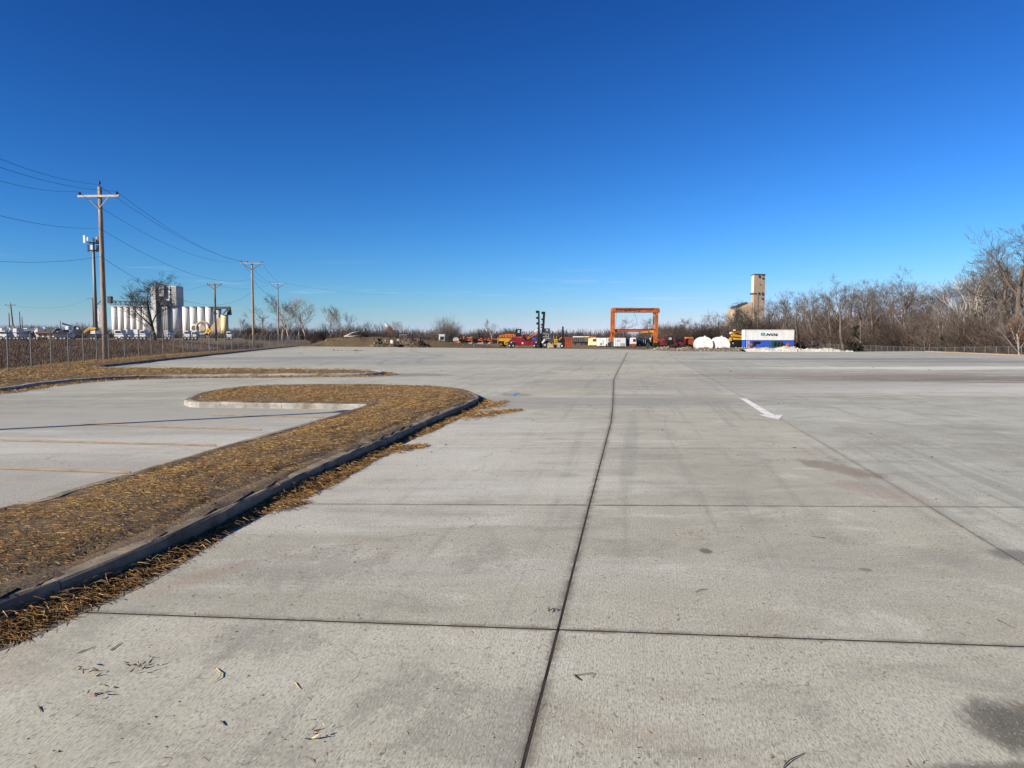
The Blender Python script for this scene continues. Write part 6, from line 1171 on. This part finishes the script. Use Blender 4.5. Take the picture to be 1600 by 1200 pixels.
# evergreen
for (px, yt, D, lb, wd) in ((1332, 503, 128, 'dark evergreen juniper in the right hand thicket', 1.5), (1473, 517, 122, 'small dark evergreen behind the right fence', 1.2)):
    x = X(px, D); z = tz(x, D); H = Z(yt, D) - z; t = thing('juniper', lb, 'tree', (x, D, z)); MB().tube([(0, 0, -.2), (0, 0, H * .95)], [.14, .03], 7).build('trunk', M['barks'][2], t)
    for k in range(12): hh_ = rnd.uniform(.12, .86); leafcloud('crown', 420, (rnd.uniform(-.85, .85) * wd * (1.05 - hh_ * .8), rnd.uniform(-.5, .5), H * hh_), (wd * rnd.uniform(.4, .8) * (1.15 - .6 * hh_), wd * .7, H * rnd.uniform(.10, .18)), .13, M['needle'], t, rs)
# round leafless shrub
def shrub_mesh(seed, H, W, n, depth=3, rad=.02, dome=False):
    r = random.Random(seed); m_ = MB()
    for k in range(n):
        az = r.uniform(0, 6.283); el = (math.acos(1 - r.random() * (1.0 if dome else .55))); L = H * r.uniform(.65, 1.0); d = Vector((math.cos(az) * math.sin(el), math.sin(az) * math.sin(el), math.cos(el))); p = Vector((r.gauss(0, W * .16), r.gauss(0, W * .16), -.1)); pts = [p.copy()]; q = p; nn = 4
        for i in range(nn): d = (d + Vector((r.gauss(0, .16), r.gauss(0, .16), r.gauss(.05, .12)))).normalized(); q = q + Vector((d.x * W / H, d.y * W / H, d.z)) * (L / nn); pts.append(q.copy())
        m_.tube(pts, [rad * (1 - .2 * i) for i in range(nn + 1)], 3, False)
        for j in range(depth * 3):
            i = r.randint(1, nn - 1); a = pts[i].lerp(pts[i + 1], r.random()); dd = ((pts[i + 1] - pts[i]).normalized() + Vector((r.gauss(0, .5), r.gauss(0, .5), r.gauss(.1, .4)))).normalized(); LL = L * r.uniform(.12, .34); b = a + dd * LL * .5; c = b + (dd + Vector((r.gauss(0, .3), r.gauss(0, .3), r.gauss(0, .3)))).normalized() * LL * .5; m_.tube([a, b, c], [rad * .55, rad * .42, rad * .25], 3, False)
    return m_
rb = thing('round_shrub', 'large dome shaped leafless shrub standing in the far tree line', 'shrub', (X(699, 250), 250, -1.0)); Hs = Z(493.5, 250) + 1
me = shrub_mesh(5, Hs, 6.4, 420, 4, .03, True).mesh('twigs'); me.materials.append(M['twig']); link('twigs', me, rb)
BM = []
for s in range(6):
    me = shrub_mesh(100 + s, 4.0, 2.6, 95, 3, .022).mesh('twigs'); me.materials.append(M['brush']); BM.append(me)
def bush(px, yt, D, wd, label, group):
    x = X(px, D); z = tz(x, D); H = max(.8, Z(yt, D) - z); t = thing('leafless_bush', label, 'bush', (x, D, z), 0, group); o = link('twigs', rnd.choice(BM), t); o.scale = (wd * H / 4.0, wd * H / 4.0, H / 4.0); o.rotation_euler = (0, 0, rnd.uniform(0, 6.28))
for k in range(150):                       # thicket behind the right fence
    px = 1180 + 440 * (k + rnd.random()) / 150; f = (px - 1180) / 440; D = np.interp(px, [1180, 1300, 1450, 1620], [206, 176, 124, 92]) + rnd.uniform(1.5, 26); yt = np.interp(px, [1180, 1250, 1320, 1420, 1500, 1600], [500, 497, 496, 500, 497, 488]) + rnd.uniform(-8, 28)
    bush(px, yt, D, rnd.uniform(.9, 1.3), 'red brown leafless bush in the thicket behind the right fence', 'thicket bushes on the right')
for k in range(60):
    px = 1020 + 175 * (k + rnd.random()) / 60; bush(px, np.interp(px, [1020, 1100, 1195], [508, 503, 496]) + rnd.uniform(-3, 14), rnd.uniform(215, 290), rnd.uniform(.9, 1.4), 'brown leafless bush in the tree line behind the tanks', 'bushes behind the tanks')
for k in range(46):
    px = 385 + 235 * (k + rnd.random()) / 46; bush(px, rnd.uniform(503, 519), rnd.uniform(158, 215), rnd.uniform(.9, 1.4), 'brown leafless bush behind the grass mound and far fence', 'bushes behind the far fence')
for (px, yt, D) in ((190, 545, 62), (208, 541, 66), (232, 543, 70), (352, 534, 95), (370, 532, 100), (385, 531, 104), (405, 533, 108), (300, 541, 84)): bush(px, yt, D, 1.5, 'low red brown bush just behind the left fence', 'bushes along the left fence')
# far woods, one mass
def farwood(name, spec, rs, kindlabel):
    V = []; Fq = []; off = 0
    for (px, yt, D, wd) in spec:
        x = X(px, D); z = -1.2; H = Z(yt, D) - z; n = 70
        az = rs.rand(n) * 6.28; el = np.arccos(1 - rs.rand(n) * .75); L = H * rs.uniform(.55, 1.0, n); d = np.stack([np.cos(az) * np.sin(el), np.sin(az) * np.sin(el), np.cos(el)], 1) * np.array([wd, wd, 1]); b0 = np.stack([rs.randn(n) * H * .12, rs.randn(n) * H * .12, H * rs.rand(n) * .35], 1); tip = b0 + d * L[:, None] * .9; tip[:, 2] = np.minimum(tip[:, 2], H); side = np.stack([np.ones(n), np.zeros(n), np.zeros(n)], 1) * (H * .016); s2 = np.stack([np.zeros(n), np.zeros(n), np.ones(n)], 1) * (H * .014)
        c = np.array([x, D, z]); q = np.stack([b0 - side, b0 + side, tip + side * .3, tip - side * .3, b0 - s2, b0 + s2, tip + s2 * .3, tip - s2 * .3], 1) + c; V.append(q.reshape(-1, 3)); i = np.arange(n)[:, None] * 8 + off; Fq.append(np.concatenate([i + np.array([0, 1, 2, 3]), i + np.array([4, 5, 6, 7])])); off += n * 8
    o = npmesh(name, np.concatenate(V), np.concatenate(Fq), M['farwood']); tag(o, kindlabel, kind='stuff')
rs = np.random.RandomState(5); sp = []
for k in range(330):
    px = 485 + 590 * rs.rand(); sp.append((px, np.interp(px, [485, 560, 640, 740, 800, 860, 930, 1000, 1075], [516, 514, 513, 513, 512, 512, 513, 512, 507]) + 2 + 7 * (fbm(np.array([px * .06]), np.array([2.0]))[0] - .5) + rs.uniform(-2.5, 8), rs.uniform(330, 470), rs.uniform(.7, 1.3)))
farwood('far_wood', sp, rs, 'distant leafless wood behind the machine yard'); sp = []
for k in range(260):
    px = -40 + 460 * rs.rand(); sp.append((px, np.interp(px, [-40, 40, 100, 150, 180, 360, 420], [507, 507, 506, 504, 512, 511, 508]) + 6 * (fbm(np.array([px * .08]), np.array([7.0]))[0] - .5) + rs.uniform(-1, 8), rs.uniform(700, 900) if rs.rand() < .7 else rs.uniform(540, 600), rs.uniform(.7, 1.3)))
farwood('far_wood', sp, rs, 'distant leafless wood beyond the truck yard and silos'); sp = []
for k in range(110):
    px = 1040 + 640 * rs.rand(); sp.append((px, np.interp(px, [1040, 1110, 1200, 1350, 1500, 1680], [508, 500, 488, 482, 478, 470]) + rs.uniform(0, 22), np.interp(px, [1040, 1200, 1400, 1680], [310, 250, 200, 150]) + rs.uniform(0, 40), rs.uniform(.6, 1.0)))
farwood('far_wood', sp, rs, 'deep leafless wood behind the right hand trees')
# ---- weeds behind the left fence
rs = np.random.RandomState(9); N = 210000; y = 20 + 95 * rs.rand(N) ** 1.25; x = -18 - rs.rand(N) * 70
fx = np.interp(y, [p[1] for p in FENCE_L], [p[0] for p in FENCE_L]); dx = fx - x; ok = (dx > .9) & (x > -.75 * y - 6) & (rs.rand(N) < np.where(dx < 2.0, .5, 1.0)); x, y, dx = x[ok], y[ok], dx[ok]
thin = smooth(62, 84, y) ; ok = rs.rand(len(x)) > thin * .72; x, y, dx = x[ok], y[ok], dx[ok]; n = len(x)
hg = (.45 + .95 * smooth(1.5, 9, dx)) * (1 - .62 * smooth(58, 78, y)) * rs.uniform(.55, 1.1, n) * (.75 + .5 * fbm(x * .25, y * .25)); zg = terr(x, y) ; a = rs.rand(n) * 6.28; ln = rs.randn(n, 2) * .12 * hg[:, None]; wd = rs.uniform(.006, .014, n) * (1 + y / 60)
b0 = np.stack([x, y, zg - .05], 1); tp_ = b0 + np.stack([ln[:, 0], ln[:, 1], hg], 1); md = (b0 + tp_) / 2 + np.stack([rs.randn(n) * .03, rs.randn(n) * .03, np.zeros(n)], 1); ring = []
for p, k in ((b0, .8), (md, 1.1), (tp_, .9)):
    for j in range(3): an = a + 2.094 * j; ring.append(p + np.stack([np.cos(an), np.sin(an), np.zeros(n)], 1) * (wd * k)[:, None])
V = np.stack(ring, 1).reshape(-1, 3); f = np.array([[r * 3 + j, r * 3 + (j + 1) % 3, r * 3 + 3 + (j + 1) % 3, r * 3 + 3 + j] for r in range(2) for j in range(3)])[None]; Fq = ((np.arange(n) * 9)[:, None, None] + f).reshape(-1, 4)
pal = np.array([[.098, .058, .040], [.122, .076, .050], [.066, .041, .030], [.155, .108, .066], [.11, .062, .039]]); c = pal[rs.randint(0, 5, n)] * rs.uniform(.75, 1.2, (n, 1)); o = npmesh('dry_weeds', V, Fq, M['weeds'], None, np.repeat(c, 9, 0)); tag(o, 'dense dry brown weeds standing behind the left fence', kind='stuff')
# ---- single bits of debris on the near concrete
def stalk(pix, r, lb, c=0, lift=.004, nm='dry_stalk'):
    pts = [P(a, b, .004 + (lift if 0 < i < len(pix) - 1 else 0)) for i, (a, b) in enumerate(pix)]; base = pts[0].copy(); m_ = MB(); m_.tube([p - base for p in pts], [r] * (len(pts) - 1) + [r * .5], 5); o = m_.build(nm, [M['stalkpale'], M['stalkdark']][c], None, True, base); tag(o, lb, 'stalk')
M['stalkpale'] = mat('pale_stalk', (.50, .37, .18), .8, .15, 20); M['stalkdark'] = mat('dark_stalk', (.10, .065, .04), .85, .2, 20); M['deadleaf'] = mat('dead_leaf', (.17, .085, .035), .85, .3, 18)
stalk([(338, 1044), (345, 1050), (344, 1057), (331, 1067)], .0024, 'bent pale straw stalk lying alone on the near concrete')
stalk([(345, 1126), (352, 1133)], .0032, 'short dark stick on the left near concrete', 1); stalk([(461, 1066), (469, 1076)], .0024, 'tiny pale stick left of the main joint', 0); stalk([(173, 1016), (190, 1003)], .0026, 'dark stick near the left kerb joint', 1); stalk([(122, 1020), (149, 1010)], .0025, 'long thin dark twig near the kerb straw', 1)
stalk([(896, 1053), (905, 1062), (897, 1055), (927, 1051), (924, 1058)], .0022, 'thin crooked twig right of the main joint', 1); stalk([(1224, 1199), (1228, 1192), (1236, 1186), (1258, 1176)], .0026, 'curved brown twig at the bottom right', 1); stalk([(1558, 968), (1585, 981)], .003, 'thin dark twig near the right edge', 1); stalk([(60, 1103), (64, 1112)], .0026, 'short dark twig at the lower left', 1); stalk([(1087, 925), (1095, 921), (1106, 920)], .0022, 'thin bent twig in the middle slab', 1); stalk([(68, 958), (80, 966), (84, 969)], .0026, 'thick pale stalk sticking out of the gutter straw'); stalk([(1268, 838), (1290, 840)], .003, 'thin reddish twig left of the right joint', 1)
def clump(px, py, n, r, lb, seed, cols):
    c = P(px, py); t = thing('leaf_litter', lb, 'leaf litter', c); rr = random.Random(seed)
    for k in range(n):
        a = rr.uniform(0, 6.28); q = Vector((rr.gauss(0, r), rr.gauss(0, r * 1.2), .008 + rr.random() * .02)); d = Vector((math.cos(a), math.sin(a), rr.uniform(-.1, .4))) * rr.uniform(.008, .024); e = Vector((-math.sin(a), math.cos(a), rr.uniform(-.3, .3))) * rr.uniform(.003, .008); m_ = MB(); m_.add([q - d, q - d * .2 + e, q + d + Vector((0, 0, .008)), q - d * .2 - e, q + Vector((0, 0, .006))], [(0, 3, 4), (3, 2, 4), (2, 1, 4), (1, 0, 4)]); m_.build('leaf', M[rr.choice(cols)], t)
clump(146, 1049, 9, .035, 'golden curled leaf clump on the left near concrete', 1, ['stalkpale', 'stalkdark', 'deadleaf']); clump(217, 1044, 14, .035, 'grey brown grass tuft right of the golden clump', 2, ['stalkdark', 'stalkdark', 'deadleaf']); clump(150, 1087, 8, .03, 'reddish brown leaf bits below the golden clump', 3, ['deadleaf', 'stalkdark']); clump(862, 957, 7, .022, 'dark curled leaf beside the main joint crossing', 4, ['stalkdark', 'stalkdark', 'deadleaf']); clump(490, 1152, 6, .03, 'pale chaff bits at the bottom left of the main joint', 5, ['stalkpale', 'stalkdark'])
